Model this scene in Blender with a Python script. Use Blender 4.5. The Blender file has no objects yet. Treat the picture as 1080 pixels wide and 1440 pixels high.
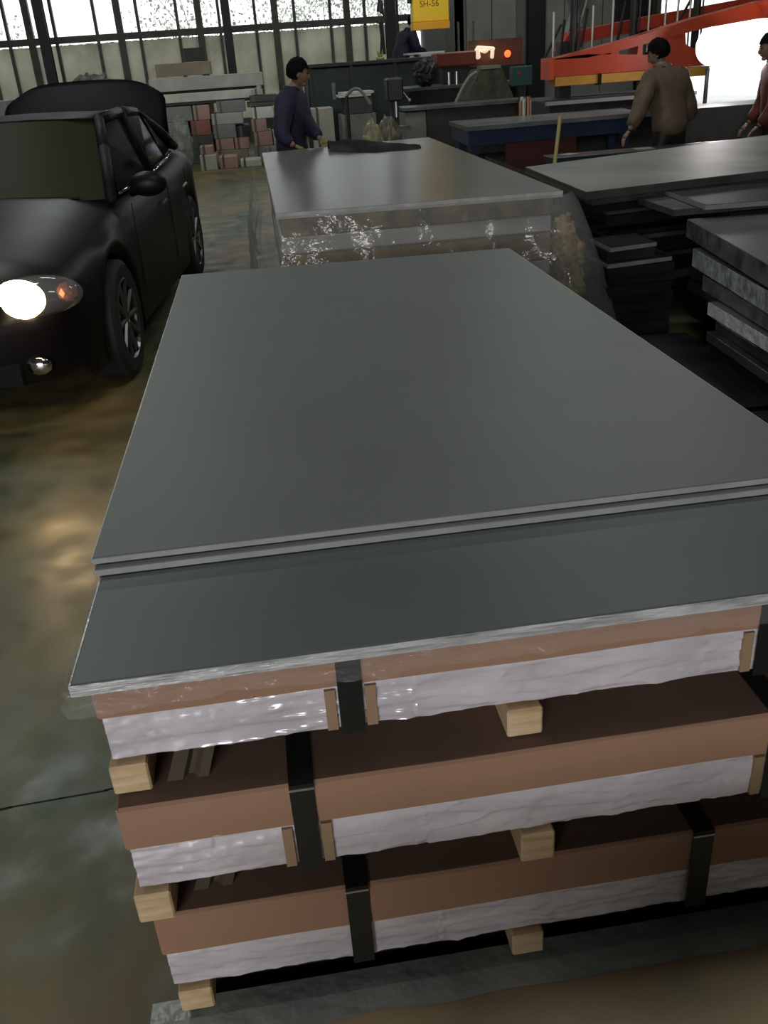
import bpy, bmesh, math, random
from mathutils import Vector, Matrix, noise
R = math.radians
PI = math.pi
random.seed(7)
S = bpy.context.scene
C = S.collection

# ---------------------------------------------------------------- camera
def make_camera():
    f, pitch, roll, yaw, H = 1262.7, .46705, -.07015, -.10786, 1.58
    cy, sy = math.cos(yaw), math.sin(yaw)
    fw = Vector((-sy*math.cos(pitch), cy*math.cos(pitch), -math.sin(pitch)))
    r = Vector((cy, sy, 0)); u = r.cross(fw)
    rr = math.cos(roll)*r + math.sin(roll)*u
    uu = -math.sin(roll)*r + math.cos(roll)*u
    cd = bpy.data.cameras.new('camera'); co = bpy.data.objects.new('camera', cd); C.objects.link(co)
    m = Matrix((rr, uu, -fw)).transposed().to_4x4(); m.translation = Vector((0, 0, H))
    co.matrix_world = m
    cd.sensor_fit = 'VERTICAL'; cd.sensor_height = 36.0; cd.lens = f/1440*36.0
    cd.clip_start = .05; cd.clip_end = 200
    S.camera = co
make_camera()

# ---------------------------------------------------------------- world, lights, exposure
w = bpy.data.worlds.new('world'); S.world = w; w.use_nodes = True
bg = w.node_tree.nodes['Background']; bg.inputs[0].default_value = (.93, .97, 1, 1); bg.inputs[1].default_value = 2.3
S.view_settings.view_transform = 'Standard'; S.view_settings.look = 'None'
S.view_settings.gamma = 1; S.view_settings.use_curve_mapping = False
S.view_settings.exposure = 0.0
S.cycles.use_denoising = True
S.cycles.max_bounces = 6; S.cycles.transparent_max_bounces = 12
S.cycles.caustics_reflective = False; S.cycles.caustics_refractive = False
S.cycles.sample_clamp_indirect = 4

def area(name, loc, target, sx, sy, power, col=(1, 1, 1), spec=1.0):
    l = bpy.data.lights.new(name, 'AREA'); l.shape = 'RECTANGLE'; l.size = sx; l.size_y = sy
    l.energy = power; l.color = col; l.specular_factor = spec
    o = bpy.data.objects.new(name, l); C.objects.link(o); o.location = loc
    o.rotation_euler = (Vector(target)-Vector(loc)).to_track_quat('-Z', 'Y').to_euler()
    return o
area('yard_door_daylight', (-3.2, -7.5, 2.9), (0.2, 2, .5), 4.6, 1.0, 345, (1, .95, .92))
for i, (x, y) in enumerate([(-3, 8), (4, 8), (-2.5, 15.5), (5, 15.5), (1, 2)]):
    area('hall_fill', (x, y, 6.6), (x, y, 0), 1.6, 1.0, (100, 55, 105, 105, 70)[i], (.93, 1, .96))  # added overhead fill lights, out of view

# ---------------------------------------------------------------- materials
MATS = {}
def mat(name, col, rough=.6, metal=0, var=.0, scale=6, bump=0, bscale=40, emit=None, es=0, alpha=1, spec=.5, col2=None, coat=0, stretch=(1, 1, 1), trans=0):
    if name in MATS: return MATS[name]
    m = bpy.data.materials.new(name); m.use_nodes = True; MATS[name] = m
    nt = m.node_tree; b = nt.nodes['Principled BSDF']
    b.inputs['Base Color'].default_value = (*col, 1); b.inputs['Roughness'].default_value = rough
    b.inputs['Metallic'].default_value = metal; b.inputs['Specular IOR Level'].default_value = spec
    b.inputs['Coat Weight'].default_value = coat; b.inputs['Alpha'].default_value = alpha
    if emit: b.inputs['Emission Color'].default_value = (*emit, 1); b.inputs['Emission Strength'].default_value = es
    tc = nt.nodes.new('ShaderNodeTexCoord'); mp = nt.nodes.new('ShaderNodeMapping'); mp.inputs['Scale'].default_value = stretch
    nt.links.new(tc.outputs['Object'], mp.inputs[0])
    if var or col2:
        n = nt.nodes.new('ShaderNodeTexNoise'); n.inputs['Scale'].default_value = scale; n.inputs['Detail'].default_value = 5
        nt.links.new(mp.outputs[0], n.inputs['Vector'])
        r = nt.nodes.new('ShaderNodeValToRGB'); r.color_ramp.elements[0].position = .33; r.color_ramp.elements[1].position = .68
        c2 = col2 or tuple(min(1, c*(1+var)) for c in col)
        c1 = col if col2 else tuple(c*(1-var) for c in col)
        r.color_ramp.elements[0].color = (*c1, 1); r.color_ramp.elements[1].color = (*c2, 1)
        nt.links.new(n.outputs[0], r.inputs[0]); nt.links.new(r.outputs[0], b.inputs['Base Color'])
    if bump:
        n = nt.nodes.new('ShaderNodeTexNoise'); n.inputs['Scale'].default_value = bscale; n.inputs['Detail'].default_value = 3
        nt.links.new(mp.outputs[0], n.inputs['Vector'])
        bp = nt.nodes.new('ShaderNodeBump'); bp.inputs['Strength'].default_value = min(1, bump); bp.inputs['Distance'].default_value = .01 if bump <= 1 else .01*bump
        nt.links.new(n.outputs[0], bp.inputs['Height']); nt.links.new(bp.outputs[0], b.inputs['Normal'])
    return m

sheet_m = mat('grey_pvc_sheet', (.125, .133, .124), .47, var=.05, scale=3, bump=.02, bscale=9)
sheet2_m = mat('slate_pvc_sheet', (.088, .10, .104), .44, var=.05, scale=4, bump=.02, bscale=9)
edge_m = mat('sheet_edge_film', (.58, .60, .62), .2, var=.35, scale=25, bump=1.6, bscale=26, stretch=(.4, 1, 3))
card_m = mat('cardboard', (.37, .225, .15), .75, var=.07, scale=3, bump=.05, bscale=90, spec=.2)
cardtop_m = mat('cardboard_shaded', (.19, .125, .095), .8, var=.15, scale=4, spec=.15)  # lid tops: shade under the overhang is put into the colour
pine_m = mat('pine_wood', (.80, .62, .40), .7, col2=(.52, .36, .19), scale=9, stretch=(1, .6, 8), bump=.15, bscale=30)
strap_m = mat('black_strap', (.012, .014, .014), .35, bump=.1, bscale=60)
wrap_m = mat('stretch_wrapped_stack', (.66, .64, .70), .2, var=.25, scale=5, bump=1.0, bscale=7, stretch=(1.0, 1, 3.2), spec=.9)
dark_m = mat('shaded_plate', (.014, .0145, .015), .55, spec=.2, var=.35, scale=5, bump=.05, bscale=14)  # colour darkened because these plates get little light
plate_m = mat('worn_grey_plate', (.075, .077, .075), .4, var=.3, scale=2.5, bump=.04, bscale=8)
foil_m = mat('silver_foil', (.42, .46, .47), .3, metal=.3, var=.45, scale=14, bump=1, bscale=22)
steel_m = mat('bright_steel', (.5, .5, .5), .3, metal=.8)
dkmetal_m = mat('dark_machine_metal', (.022, .024, .024), .5, var=.4, scale=5)
green_m = mat('dark_green_paint', (.013, .034, .03), .45, var=.5, scale=3)
frame_m = mat('window_frame_grey', (.13, .13, .11), .6, var=.2)
column_m = mat('black_column_paint', (.01, .01, .013), .5)
orange_m = mat('orange_red_paint', (.50, .065, .025), .42, var=.1, scale=3)
yellow_m = mat('ochre_paint', (.55, .27, .04), .5, var=.12)
rubber_m = mat('tyre_rubber', (.018, .018, .019), .7, bump=.2, bscale=60)
paint_m = mat('black_car_paint', (.008, .006, .0065), .42, spec=.25)
trimb_m = mat('black_plastic', (.008, .008, .009), .6, spec=.2)
chrome_m = mat('chrome', (.75, .75, .75), .12, metal=1)
alloy_m = mat('alloy_wheel', (.20, .20, .21), .3, metal=.9)
skin_m = mat('skin', (.27, .16, .115), .6)
hair_m = mat('black_hair', (.005, .005, .006), .8, spec=.1, bump=.5, bscale=80)
navy_m = mat('navy_jacket', (.016, .014, .04), .75, var=.3, scale=8, bump=.4, bscale=12)
brown_m = mat('brown_jacket', (.12, .085, .055), .7, var=.2, scale=8, bump=.4, bscale=12)
maroon_m = mat('maroon_jacket', (.12, .022, .018), .7, var=.2, scale=8, bump=.4, bscale=12)
black_m = mat('black_cloth', (.010, .010, .010), .6, var=.3, bump=.4, bscale=15)
glove_m = mat('mustard_gloves', (.22, .18, .045), .8, var=.3, scale=40)

wrapfilm_m = mat('stretch_film_white', (.70, .67, .74), .16, var=.2, scale=6, stretch=(1, 1, 3), spec=1.0, coat=1)

def glassy(name, col, transp, rough=.08, bump=.0, bscale=10, stretch=(1, 1, 1), base=.0):
    m = bpy.data.materials.new(name); m.use_nodes = True; MATS[name] = m
    nt = m.node_tree; nt.nodes.clear()
    out = nt.nodes.new('ShaderNodeOutputMaterial'); mix = nt.nodes.new('ShaderNodeMixShader')
    tr = nt.nodes.new('ShaderNodeBsdfTransparent'); tr.inputs[0].default_value = (1, 1, 1, 1)
    gl = nt.nodes.new('ShaderNodeBsdfPrincipled'); gl.inputs['Base Color'].default_value = (*col, 1); gl.inputs['Roughness'].default_value = rough
    gl.inputs['Specular IOR Level'].default_value = .8
    mix.inputs[0].default_value = 1-transp
    nt.links.new(tr.outputs[0], mix.inputs[1]); nt.links.new(gl.outputs[0], mix.inputs[2]); nt.links.new(mix.outputs[0], out.inputs[0])
    if bump:
        tc = nt.nodes.new('ShaderNodeTexCoord'); mp = nt.nodes.new('ShaderNodeMapping'); mp.inputs['Scale'].default_value = stretch
        n = nt.nodes.new('ShaderNodeTexNoise'); n.inputs['Scale'].default_value = bscale; n.inputs['Detail'].default_value = 4
        bp = nt.nodes.new('ShaderNodeBump'); bp.inputs['Strength'].default_value = bump; bp.inputs['Distance'].default_value = .02
        nt.links.new(tc.outputs['Object'], mp.inputs[0]); nt.links.new(mp.outputs[0], n.inputs['Vector'])
        nt.links.new(n.outputs[0], bp.inputs['Height']); nt.links.new(bp.outputs[0], gl.inputs['Normal'])
    return m
film_m = glassy('clear_plastic_film', (.6, .6, .62), .87, .10, 1.2, 9, (1, 1, 3))
film2_m = glassy('cloudy_plastic_film', (.42, .43, .42), .68, .12, 1.3, 6)
pane_m = glassy('window_glass', (.5, .52, .5), .8, .1)
carglass_m = mat('tinted_car_glass', (.035, .04, .02), .4, spec=.02)

sideglass_m = mat('side_car_glass', (.01, .014, .01), .06, spec=.6)

def translucent(name, col, t):
    m = bpy.data.materials.new(name); m.use_nodes = True; nt = m.node_tree; nt.nodes.clear()
    out = nt.nodes.new('ShaderNodeOutputMaterial'); mix = nt.nodes.new('ShaderNodeMixShader'); mix.inputs[0].default_value = t
    d = nt.nodes.new('ShaderNodeBsdfDiffuse'); tl = nt.nodes.new('ShaderNodeBsdfTranslucent')
    n = nt.nodes.new('ShaderNodeTexNoise'); n.inputs['Scale'].default_value = 1.3; n.inputs['Detail'].default_value = 6
    tc = nt.nodes.new('ShaderNodeTexCoord'); r = nt.nodes.new('ShaderNodeValToRGB')
    r.color_ramp.elements[0].position = .3; r.color_ramp.elements[1].position = .7
    r.color_ramp.elements[0].color = (*(c*.6 for c in col), 1); r.color_ramp.elements[1].color = (*(c*1.25 for c in col), 1)
    nt.links.new(tc.outputs['Object'], n.inputs['Vector']); nt.links.new(n.outputs[0], r.inputs[0])
    nt.links.new(r.outputs[0], d.inputs[0]); nt.links.new(r.outputs[0], tl.inputs[0])
    nt.links.new(d.outputs[0], mix.inputs[1]); nt.links.new(tl.outputs[0], mix.inputs[2]); nt.links.new(mix.outputs[0], out.inputs[0])
    return m
frp_m = translucent('translucent_wall_panel', (.19, .185, .14), .7)

# ---------------------------------------------------------------- mesh helpers
def box(bm, c, s, rz=0, rx=0, ry=0, bev=0):
    t = bmesh.new(); bmesh.ops.create_cube(t, size=1)
    bmesh.ops.scale(t, vec=s, verts=t.verts)
    if bev: bmesh.ops.bevel(t, geom=t.edges[:], offset=bev, segments=1, affect='EDGES')
    M = Matrix.Translation(c) @ Matrix.Rotation(rz, 4, 'Z') @ Matrix.Rotation(ry, 4, 'Y') @ Matrix.Rotation(rx, 4, 'X')
    bmesh.ops.transform(t, matrix=M, verts=t.verts); _join(bm, t)
def _join(bm, t):
    me = bpy.data.meshes.new('t'); t.to_mesh(me); t.free(); bm.from_mesh(me); bpy.data.meshes.remove(me)
def ext(bm, x0, x1, y0, y1, z0, z1, bev=0):
    box(bm, ((x0+x1)/2, (y0+y1)/2, (z0+z1)/2), (abs(x1-x0), abs(y1-y0), abs(z1-z0)), bev=bev)
def tube(bm, a, b, r0, r1=None, n=12):
    a, b = Vector(a), Vector(b); t = bmesh.new()
    bmesh.ops.create_cone(t, cap_ends=True, segments=n, radius1=r0, radius2=r0 if r1 is None else r1, depth=(b-a).length)
    q = (b-a).to_track_quat('Z', 'Y').to_matrix().to_4x4(); q.translation = (a+b)/2
    bmesh.ops.transform(t, matrix=q, verts=t.verts); _join(bm, t)
def ball(bm, c, s, sub=2, nz=0, nf=3, seed=0):
    t = bmesh.new(); bmesh.ops.create_icosphere(t, subdivisions=sub, radius=1)
    for v in t.verts:
        k = 1+nz*noise.noise(v.co*nf+Vector((seed, seed*2, 0)))
        v.co = Vector((v.co.x*s[0]*k+c[0], v.co.y*s[1]*k+c[1], v.co.z*s[2]*k+c[2]))
    _join(bm, t)
def prism(bm, pts, z0, z1):
    t = bmesh.new()
    a = [t.verts.new((x, y, z0)) for x, y in pts]; b = [t.verts.new((x, y, z1)) for x, y in pts]
    n = len(pts); t.faces.new(a[::-1]); t.faces.new(b)
    for i in range(n): t.faces.new((a[i], a[(i+1) % n], b[(i+1) % n], b[i]))
    bmesh.ops.recalc_face_normals(t, faces=t.faces[:]); _join(bm, t)
def prismY(bm, pts, y0, y1):     # polygon in XZ extruded along y
    t = bmesh.new()
    a = [t.verts.new((x, y0, z)) for x, z in pts]; b = [t.verts.new((x, y1, z)) for x, z in pts]
    n = len(pts); t.faces.new(a); t.faces.new(b[::-1])
    for i in range(n): t.faces.new((a[(i+1) % n], a[i], b[i], b[(i+1) % n]))
    bmesh.ops.recalc_face_normals(t, faces=t.faces[:]); _join(bm, t)
def grid(bm, P):
    V = [[bm.verts.new(p) for p in row] for row in P]
    for i in range(len(V)-1):
        for j in range(len(V[0])-1): bm.faces.new((V[i][j], V[i][j+1], V[i+1][j+1], V[i+1][j]))
def obj(name, bm, m, parent=None, smooth=False, mats=None):
    me = bpy.data.meshes.new(name)
    if isinstance(bm, bpy.types.Mesh): me = bm
    else: bm.to_mesh(me); bm.free()
    if m: me.materials.append(m)
    o = bpy.data.objects.new(name, me); C.objects.link(o)
    if parent: o.parent = parent
    if smooth:
        for p in me.polygons: p.use_smooth = True
    return o
def tag(o, label=None, cat=None, group=None, kind=None):
    if label: o['label'] = label
    if cat: o['category'] = cat
    if group: o['group'] = group
    if kind: o['kind'] = kind
    return o
def empty(name, loc, label, cat, rz=0, group=None):
    o = bpy.data.objects.new(name, None); C.objects.link(o); o.location = loc; o.rotation_euler = (0, 0, rz); o.empty_display_size = .1
    return tag(o, label, cat, group)
N = bmesh.new
def struct(name, bm, m, parent=None):
    o = obj(name, bm, m, parent)
    if not parent: o['kind'] = 'structure'
    return o
def B1(x0, x1, y0, y1, z0, z1, bev=0):
    b = N(); ext(b, x0, x1, y0, y1, z0, z1, bev); return b

# ================================================================ SETTING
def floor_material():
    m = bpy.data.materials.new('painted_concrete'); m.use_nodes = True; nt = m.node_tree; b = nt.nodes['Principled BSDF']
    tc = nt.nodes.new('ShaderNodeTexCoord')
    def nz(scale, det=5, stretch=(1, 1, 1)):
        mp = nt.nodes.new('ShaderNodeMapping'); mp.inputs['Scale'].default_value = stretch
        n = nt.nodes.new('ShaderNodeTexNoise'); n.inputs['Scale'].default_value = scale; n.inputs['Detail'].default_value = det
        nt.links.new(tc.outputs['Object'], mp.inputs[0]); nt.links.new(mp.outputs[0], n.inputs['Vector']); return n
    n1 = nz(1.1, 5, (1.6, .7, 1)); n2 = nz(5, 8)
    r1 = nt.nodes.new('ShaderNodeValToRGB'); e = r1.color_ramp.elements
    e[0].position = .36; e[0].color = (.055, .08, .042, 1); e[1].position = .64; e[1].color = (.23, .16, .065, 1)
    k = e.new(.5); k.color = (.145, .13, .065, 1)
    r2 = nt.nodes.new('ShaderNodeValToRGB'); r2.color_ramp.elements[0].position = .3; r2.color_ramp.elements[1].position = .75
    r2.color_ramp.elements[0].color = (.72, .72, .72, 1); r2.color_ramp.elements[1].color = (1.15, 1.15, 1.15, 1)
    mx = nt.nodes.new('ShaderNodeMixRGB'); mx.blend_type = 'MULTIPLY'; mx.inputs[0].default_value = 1
    nt.links.new(n1.outputs[0], r1.inputs[0]); nt.links.new(n2.outputs[0], r2.inputs[0])
    nt.links.new(r1.outputs[0], mx.inputs[1]); nt.links.new(r2.outputs[0], mx.inputs[2]); nt.links.new(mx.outputs[0], b.inputs['Base Color'])
    mr = nt.nodes.new('ShaderNodeMapRange'); mr.inputs[1].default_value = .3; mr.inputs[2].default_value = .7; mr.inputs[3].default_value = .30; mr.inputs[4].default_value = .62
    nt.links.new(n2.outputs[0], mr.inputs[0]); nt.links.new(mr.outputs[0], b.inputs['Roughness'])
    bp = nt.nodes.new('ShaderNodeBump'); bp.inputs['Strength'].default_value = .12; bp.inputs['Distance'].default_value = .01
    nt.links.new(n2.outputs[0], bp.inputs['Height']); nt.links.new(bp.outputs[0], b.inputs['Normal'])
    return m
fl = struct('floor', B1(-9, 16, -10, 24.3, -.1, 0), floor_material())
# crack in the concrete: a real thin joint line beside the near stack
b = N(); pts = [(-1.25, 1.735), (-1.05, 1.745), (-.9, 1.75), (-.78, 1.765), (-.66, 1.77), (-.55, 1.775), (-.46, 1.79), (-.3, 1.80)]
for (x0, y0), (x1, y1) in zip(pts, pts[1:]):
    box(b, ((x0+x1)/2, (y0+y1)/2, .0004), (math.hypot(x1-x0, y1-y0)+.01, .004+random.random()*.005, .0012), rz=math.atan2(y1-y0, x1-x0)+random.uniform(-.05, .05))
o = obj('floor_crack', b, mat('crack_dark', (.008, .008, .007), .9), fl)

hallwall_m = mat('grey_cladding', (.14, .145, .13), .7, var=.15, scale=1.5)
struct('ceiling', B1(-9, 16, -10, 24.3, 7.2, 7.35), mat('ceiling_sheet', (.06, .06, .058), .8))
struct('wall_left', B1(-9.2, -9, -10, 24.3, 0, 7.2), hallwall_m)
struct('wall_right', B1(16, 16.2, -10, 24.3, 0, 7.2), hallwall_m)
# wall behind the photographer with its wide yard door opening (daylight area light fills it)
b = N(); ext(b, -9, -6, -10.2, -10, 0, 7.2); ext(b, 0, 16, -10.2, -10, 0, 7.2); ext(b, -6, 0, -10.2, -10, 4.2, 7.2)
struct('wall_front', b, hallwall_m)

# back wall, window band part (y = 24)
wb = struct('wall_back', B1(-9, 4.3, 24.1, 24.25, 4.6, 7.2), hallwall_m)
win = tag(bpy.data.objects.new('window_1', None), kind='structure'); C.objects.link(win); win.location = (0, 24, 0)
mx = [-8.9, -7.9, -7.4, -6.95, -6.1, -5.65, -5.19, -4.7, -4.15, -3.22, -2.7, -2.27, -1.38, -.89, -.43, .4, .86, 1.31, 2.15, 2.54, 2.96, 3.73, 4.14]
thick = {-6.95, -4.7, -2.7, -.89, .86, 2.54}
b = N(); ext(b, -9, 4.3, -.09, .05, 2.33, 2.47); obj('rail', b, frame_m, win)
b = N(); ext(b, -9, 4.3, -.05, .05, 4.45, 4.6); obj('rail', b, frame_m, win)
b = N(); ext(b, -9, 4.3, -.12, .08, 0, .5); obj('sill', b, frame_m, win)
for x in mx:
    h = .075 if x in thick else .032
    o = obj('mullion', B1(x-h, x+h, -.06-h*.6, .04, .5, 4.5), frame_m, win)
for a, c in zip(mx, mx[1:]):
    obj('pane', B1(a+.03, c-.03, -.005, .005, 2.47, 4.45), pane_m, win)
    b = N(); nn = max(4, int((c-a)/.07)*2)
    P = []
    for k in range(nn+1):
        x = a+.03+(c-a-.06)*k/nn; yy = .0015*(1 if k % 2 else -1)
        P.append([(x, yy, .5), (x, yy, 2.31+random.uniform(-.02, .0))])
    grid(b, P); obj('panel', b, frp_m, win)

# right part of the back wall (y = 20), dark columns, pale cladding bays, bright doorway
b = N(); ext(b, 4.3, 4.45, 20, 24.1, 0, 7.2); ext(b, 4.3, 8.5, 20, 20.15, 0, 7.2); ext(b, 11.1, 16, 20, 20.15, 0, 7.2); ext(b, 8.5, 11.1, 20, 20.15, 3.6, 7.2)
wr = struct('wall_back_right', b, hallwall_m)
for x0, x1 in [(4.5, 5.0), (5.02, 5.5), (6.1, 6.5), (6.52, 7.3), (7.32, 8.1)]:
    o = obj('cladding_panel', B1(x0, x1, 19.94, 19.998, .4, 5), mat('pale_cladding', (.24, .24, .225), .6, var=.15, scale=2), wr)
d = tag(bpy.data.objects.new('door_1', None), kind='structure'); C.objects.link(d); d.location = (9.8, 20, 0)
b = N(); ext(b, -1.36, -1.26, -.08, .12, 0, 3.65); ext(b, 1.26, 1.36, -.08, .12, 0, 3.65); ext(b, -1.36, 1.36, -.08, .12, 3.55, 3.7); obj('door_frame', b, frame_m, d)
for i, (x, w_, y) in enumerate([(-4.05, .1, 22), (-.24, .09, 22), (3.27, .11, 22), (5.85, .17, 19.7), (8.1, .12, 19.7)]):
    b = N(); ext(b, x-w_, x+w_, y-.1, y-.075, 0, 7.2); ext(b, x-w_, x+w_, y+.075, y+.1, 0, 7.2); ext(b, x-.02, x+.02, y-.08, y+.08, 0, 7.2)
    tag(obj('trim_%d' % (i+1), b, column_m), kind='structure')
# ground and trees outside the windows
struct('yard_ground', B1(-40, 40, 24.4, 60, -.15, -.05), mat('yard_concrete', (.55, .55, .52), .9, var=.1, scale=.6))
def tree(x, y, h, seed, label):
    rnd = random.Random(seed); t = empty('yard_tree', (x, y, -.05), label, 'tree', group='trees outside the factory windows')
    b = N(); tube(b, (0, 0, 0), (0, 0, h*.55), .13, .08, 8); obj('trunk', b, mat('bark', (.4, .38, .33), .9), t)
    b = N()
    tips = []
    for k in range(8):
        a = rnd.uniform(0, 6.28); z = h*rnd.uniform(.3, .55); e = Vector((math.cos(a)*rnd.uniform(.8, 1.9), math.sin(a)*1.0, z+rnd.uniform(.4, h*.4)))
        tube(b, (0, 0, z), e, .016, .006, 5); tips.append(e)
    obj('branches', b, mat('bark', (.4, .38, .33)), t)
    b = N()
    for e in tips:
        for q in range(150):
            p = e+Vector((rnd.gauss(0, .42), rnd.gauss(0, .4), rnd.gauss(0, .35))); s = rnd.uniform(.02, .055)
            u = Vector((rnd.uniform(-1, 1), rnd.uniform(-1, 1), rnd.uniform(-1, 1))).normalized()*s; v = Vector((rnd.uniform(-1, 1), rnd.uniform(-1, 1), rnd.uniform(-1, 1))).normalized()*s
            b.faces.new([b.verts.new(p+d_) for d_ in (u, v, -u, -v)])
    o = obj('foliage', b, mat('overexposed_leaves', (.62, .66, .56), .8), t); o['kind'] = 'stuff'  # leaf tone lightened to look overexposed against the sky
for i, (x, y, h) in enumerate([(-1.2, 27.5, 4.3), (.9, 30.5, 4.6), (2.3, 27.6, 4.2), (4.0, 31, 4.4), (-6.6, 28, 3.6), (5.9, 27.8, 4.4)]):
    tree(x, y, h, i+3, 'pale leafy tree outside the window band, '+['behind the panes above the far cartons', 'further off between the two nearest trees', 'behind the panes above the person in navy', 'furthest, behind the crane block', 'at the far left behind the car', 'rightmost, mostly hidden by the yellow crane block'][i])

# ================================================================ MAIN STACK (near)
film_edge = lambda: None
def sheet(name, pts, z0, z1, m, em, label, cat='sheet', group=None, rnd=.0):
    t = empty(name, (pts[0][0], pts[0][1], z0), label, cat, group=group)
    ox, oy = pts[0]; P = [(x-ox, y-oy) for x, y in pts]
    b = N(); prism(b, P, 0, z1-z0); bmesh.ops.bevel(b, geom=[e for e in b.edges], offset=min(.002, (z1-z0)*.2), segments=1, affect='EDGES')
    obj('board', b, m, t)
    b = N(); e = .0022; h = (z1-z0)
    for i in range(len(P)):
        (x0, y0), (x1, y1) = P[i], P[(i+1) % len(P)]
        L = math.hypot(x1-x0, y1-y0); nx, ny = (y1-y0)/L, -(x1-x0)/L
        box(b, ((x0+x1)/2+nx*e*.5, (y0+y1)/2+ny*e*.5, h*.5-.0005), (L+.002, e, h-.003), rz=math.atan2(y1-y0, x1-x0))
    obj('edge_band', b, em, t)
    return t
edgetop_m = mat('top_sheet_edge', (.36, .38, .38), .35, var=.12, scale=10, bump=.1)
sheet('plastic_sheet', [(-.340, 1.338), (.952, 1.335), (.952, 3.54), (-.330, 3.60)], .869, .881, sheet_m, edgetop_m, 'large plain grey plastic sheet lying topmost on the near stack')
sheet('plastic_sheet', [(-.336, 1.322), (.96, 1.322), (.955, 3.55), (-.322, 3.60)], .855, .868, sheet_m, edgetop_m, 'thin grey sheet right under the topmost sheet, seen as a second edge line')
sheet('plastic_sheet', [(-.330, 1.030), (.97, 1.028), (.965, 3.50), (-.32, 3.52)], .834, .854, sheet2_m, edge_m, 'slate grey sheet jutting out toward the viewer below the top sheets, edge wrapped in film')

def drape(name, path, ztop, zlow, parent=None, seed=0, m=None, amp=.006, out=.0, n=160, rows=8, fold=18):
    """film hanging from a path of (x, y) points; normals to the right of the path"""
    L = [0]
    for a, c in zip(path, path[1:]): L.append(L[-1]+math.dist(a, c))
    P = []
    for i in range(n+1):
        s = L[-1]*i/n; k = max(j for j in range(len(L)) if L[j] <= s+1e-9); k = min(k, len(path)-2)
        f = (s-L[k])/(L[k+1]-L[k]); x = path[k][0]*(1-f)+path[k+1][0]*f; y = path[k][1]*(1-f)+path[k+1][1]*f
        dx, dy = path[k+1][0]-path[k][0], path[k+1][1]-path[k][1]; d_ = math.hypot(dx, dy); nx, ny = dy/d_, -dx/d_
        low = zlow+(.35*(ztop-zlow))*noise.noise(Vector((s*5, seed, 0)))
        row = []
        for j in range(rows+1):
            g = j/rows; z = ztop+(low-ztop)*g
            q = out*g+amp*(1+g*2.0)*(abs(noise.noise(Vector((s*fold*.5+z*20, z*fold*1.6, seed))))*1.3+.2)+.001
            row.append((x+nx*q, y+ny*q, z))
        P.append(row)
    b = N(); grid(b, P); return obj(name, b, m or film_m, parent, smooth=True)
o = drape('plastic_film', [(-.333, 1.9), (-.336, 1.022), (.4, 1.022), (.97, 1.022)], .853, .812, seed=4, amp=.0055, n=420, rows=12, fold=34)
tag(o, 'crinkled clear plastic film hanging from the front edge of the slate grey sheet', 'film')

def bundle(x0, x1, yf, yb, zt, zm, zb, zk, straps, blocks, label, seed, protect):
    t = empty('sheet_bundle', (x0, yf, zk), label, 'bundle', group='strapped bundles of the near stack')
    zt -= zk; zm -= zk; zb -= zk; X = x1-x0; Yl = yb-yf
    b = N(); ext(b, .004, X-.004, .004, Yl, zb, zt-.004, .004); obj('wrapped_sheets', b, wrap_m, t)
    b = N(); G = []; nx_ = 420; nz_ = 22
    for j in range(nz_+1):
        z = zb+.002+(zm-zb+.004)*j/nz_; row = []
        for i in range(nx_+1):
            x = .003+(X-.006)*i/nx_
            sk = x*1.0+z*(1.6 if noise.noise(Vector((x*2.2, seed, 7))) > 0 else -1.4)
            a = 1-abs(noise.noise(Vector((sk*5.5, z*46, seed*3.1))))*2; c_ = 1-abs(noise.noise(Vector((x*13+z*45, z*55, seed+9))))*2
            g = .5+.5*noise.noise(Vector((x*4, z*6, seed*2)))
            row.append((x, .0035-.0048*(max(a, 0)**3)*g*1.5-.0022*max(c_, 0)**4-.001*noise.noise(Vector((x*60, z*60, 1))), z))
        G.append(row)
    grid(b, G); obj('stretch_film', b, wrapfilm_m, t, smooth=True)
    # cardboard lid: top plus front face with slightly uneven lower edge
    b = N(); rows = []
    n = 40
    for i in range(n+1):
        x = X*i/n; w_ = .004*noise.noise(Vector((x*4, seed, 1))); y_ = .003*noise.noise(Vector((x*3, seed, 5)))
        rows.append([(x, -.002+y_*.3, zm+w_), (x, -.004+y_, (zm+zt)/2), (x, -.002+y_, zt-.004), (x, .003+y_, zt)])
    grid(b, rows); obj('cardboard_flap', b, card_m, t, smooth=False)
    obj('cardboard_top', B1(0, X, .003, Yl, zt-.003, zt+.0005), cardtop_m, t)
    obj('cardboard_side', B1(-.003, .0, 0, Yl, zm, zt), card_m, t)
    for s_ in straps:
        sx = s_-x0
        b = N(); ext(b, sx-.018, sx+.018, -.0085, -.006, zb-.004, zt+.002); ext(b, sx-.018, sx+.018, -.0085, Yl, zt+.0015, zt+.004)
        sl = .2*.0; obj('strap', b, strap_m, t)
        q = obj('strap_clip', B1(sx-.019, sx+.019, -.0105, -.0086, zt-.006, zt-.002), steel_m, t)
    for p in protect:
        px = p-x0; obj('corner_protector', B1(px-.008, px+.008, -.0045, .004, zb+.003, zm-.004), mat('tan_card', (.34, .23, .14), .7), t)
    for kx in blocks:
        bx = kx-x0; b = N(); box(b, (bx, Yl/2-.01, zb/2-.002), (.056, Yl, zb-.006), bev=.003); obj('runner', b, pine_m, t)
    return t
bundle(-.312, .96, 1.062, 3.42, .828, .768, .688, .630, [.046, .692, ], [-.288, .309, .90], 'topmost strapped sheet bundle of the near stack, right under the slate grey sheet', 1, [.016, .076, .662])
bundle(-.310, .965, 1.026, 3.44, .627, .548, .462, .397, [-.042, .715], [-.290, .322, .92], 'second strapped sheet bundle from the top, lid with small scuff marks', 2, [-.072, -.012, .688])
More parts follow.
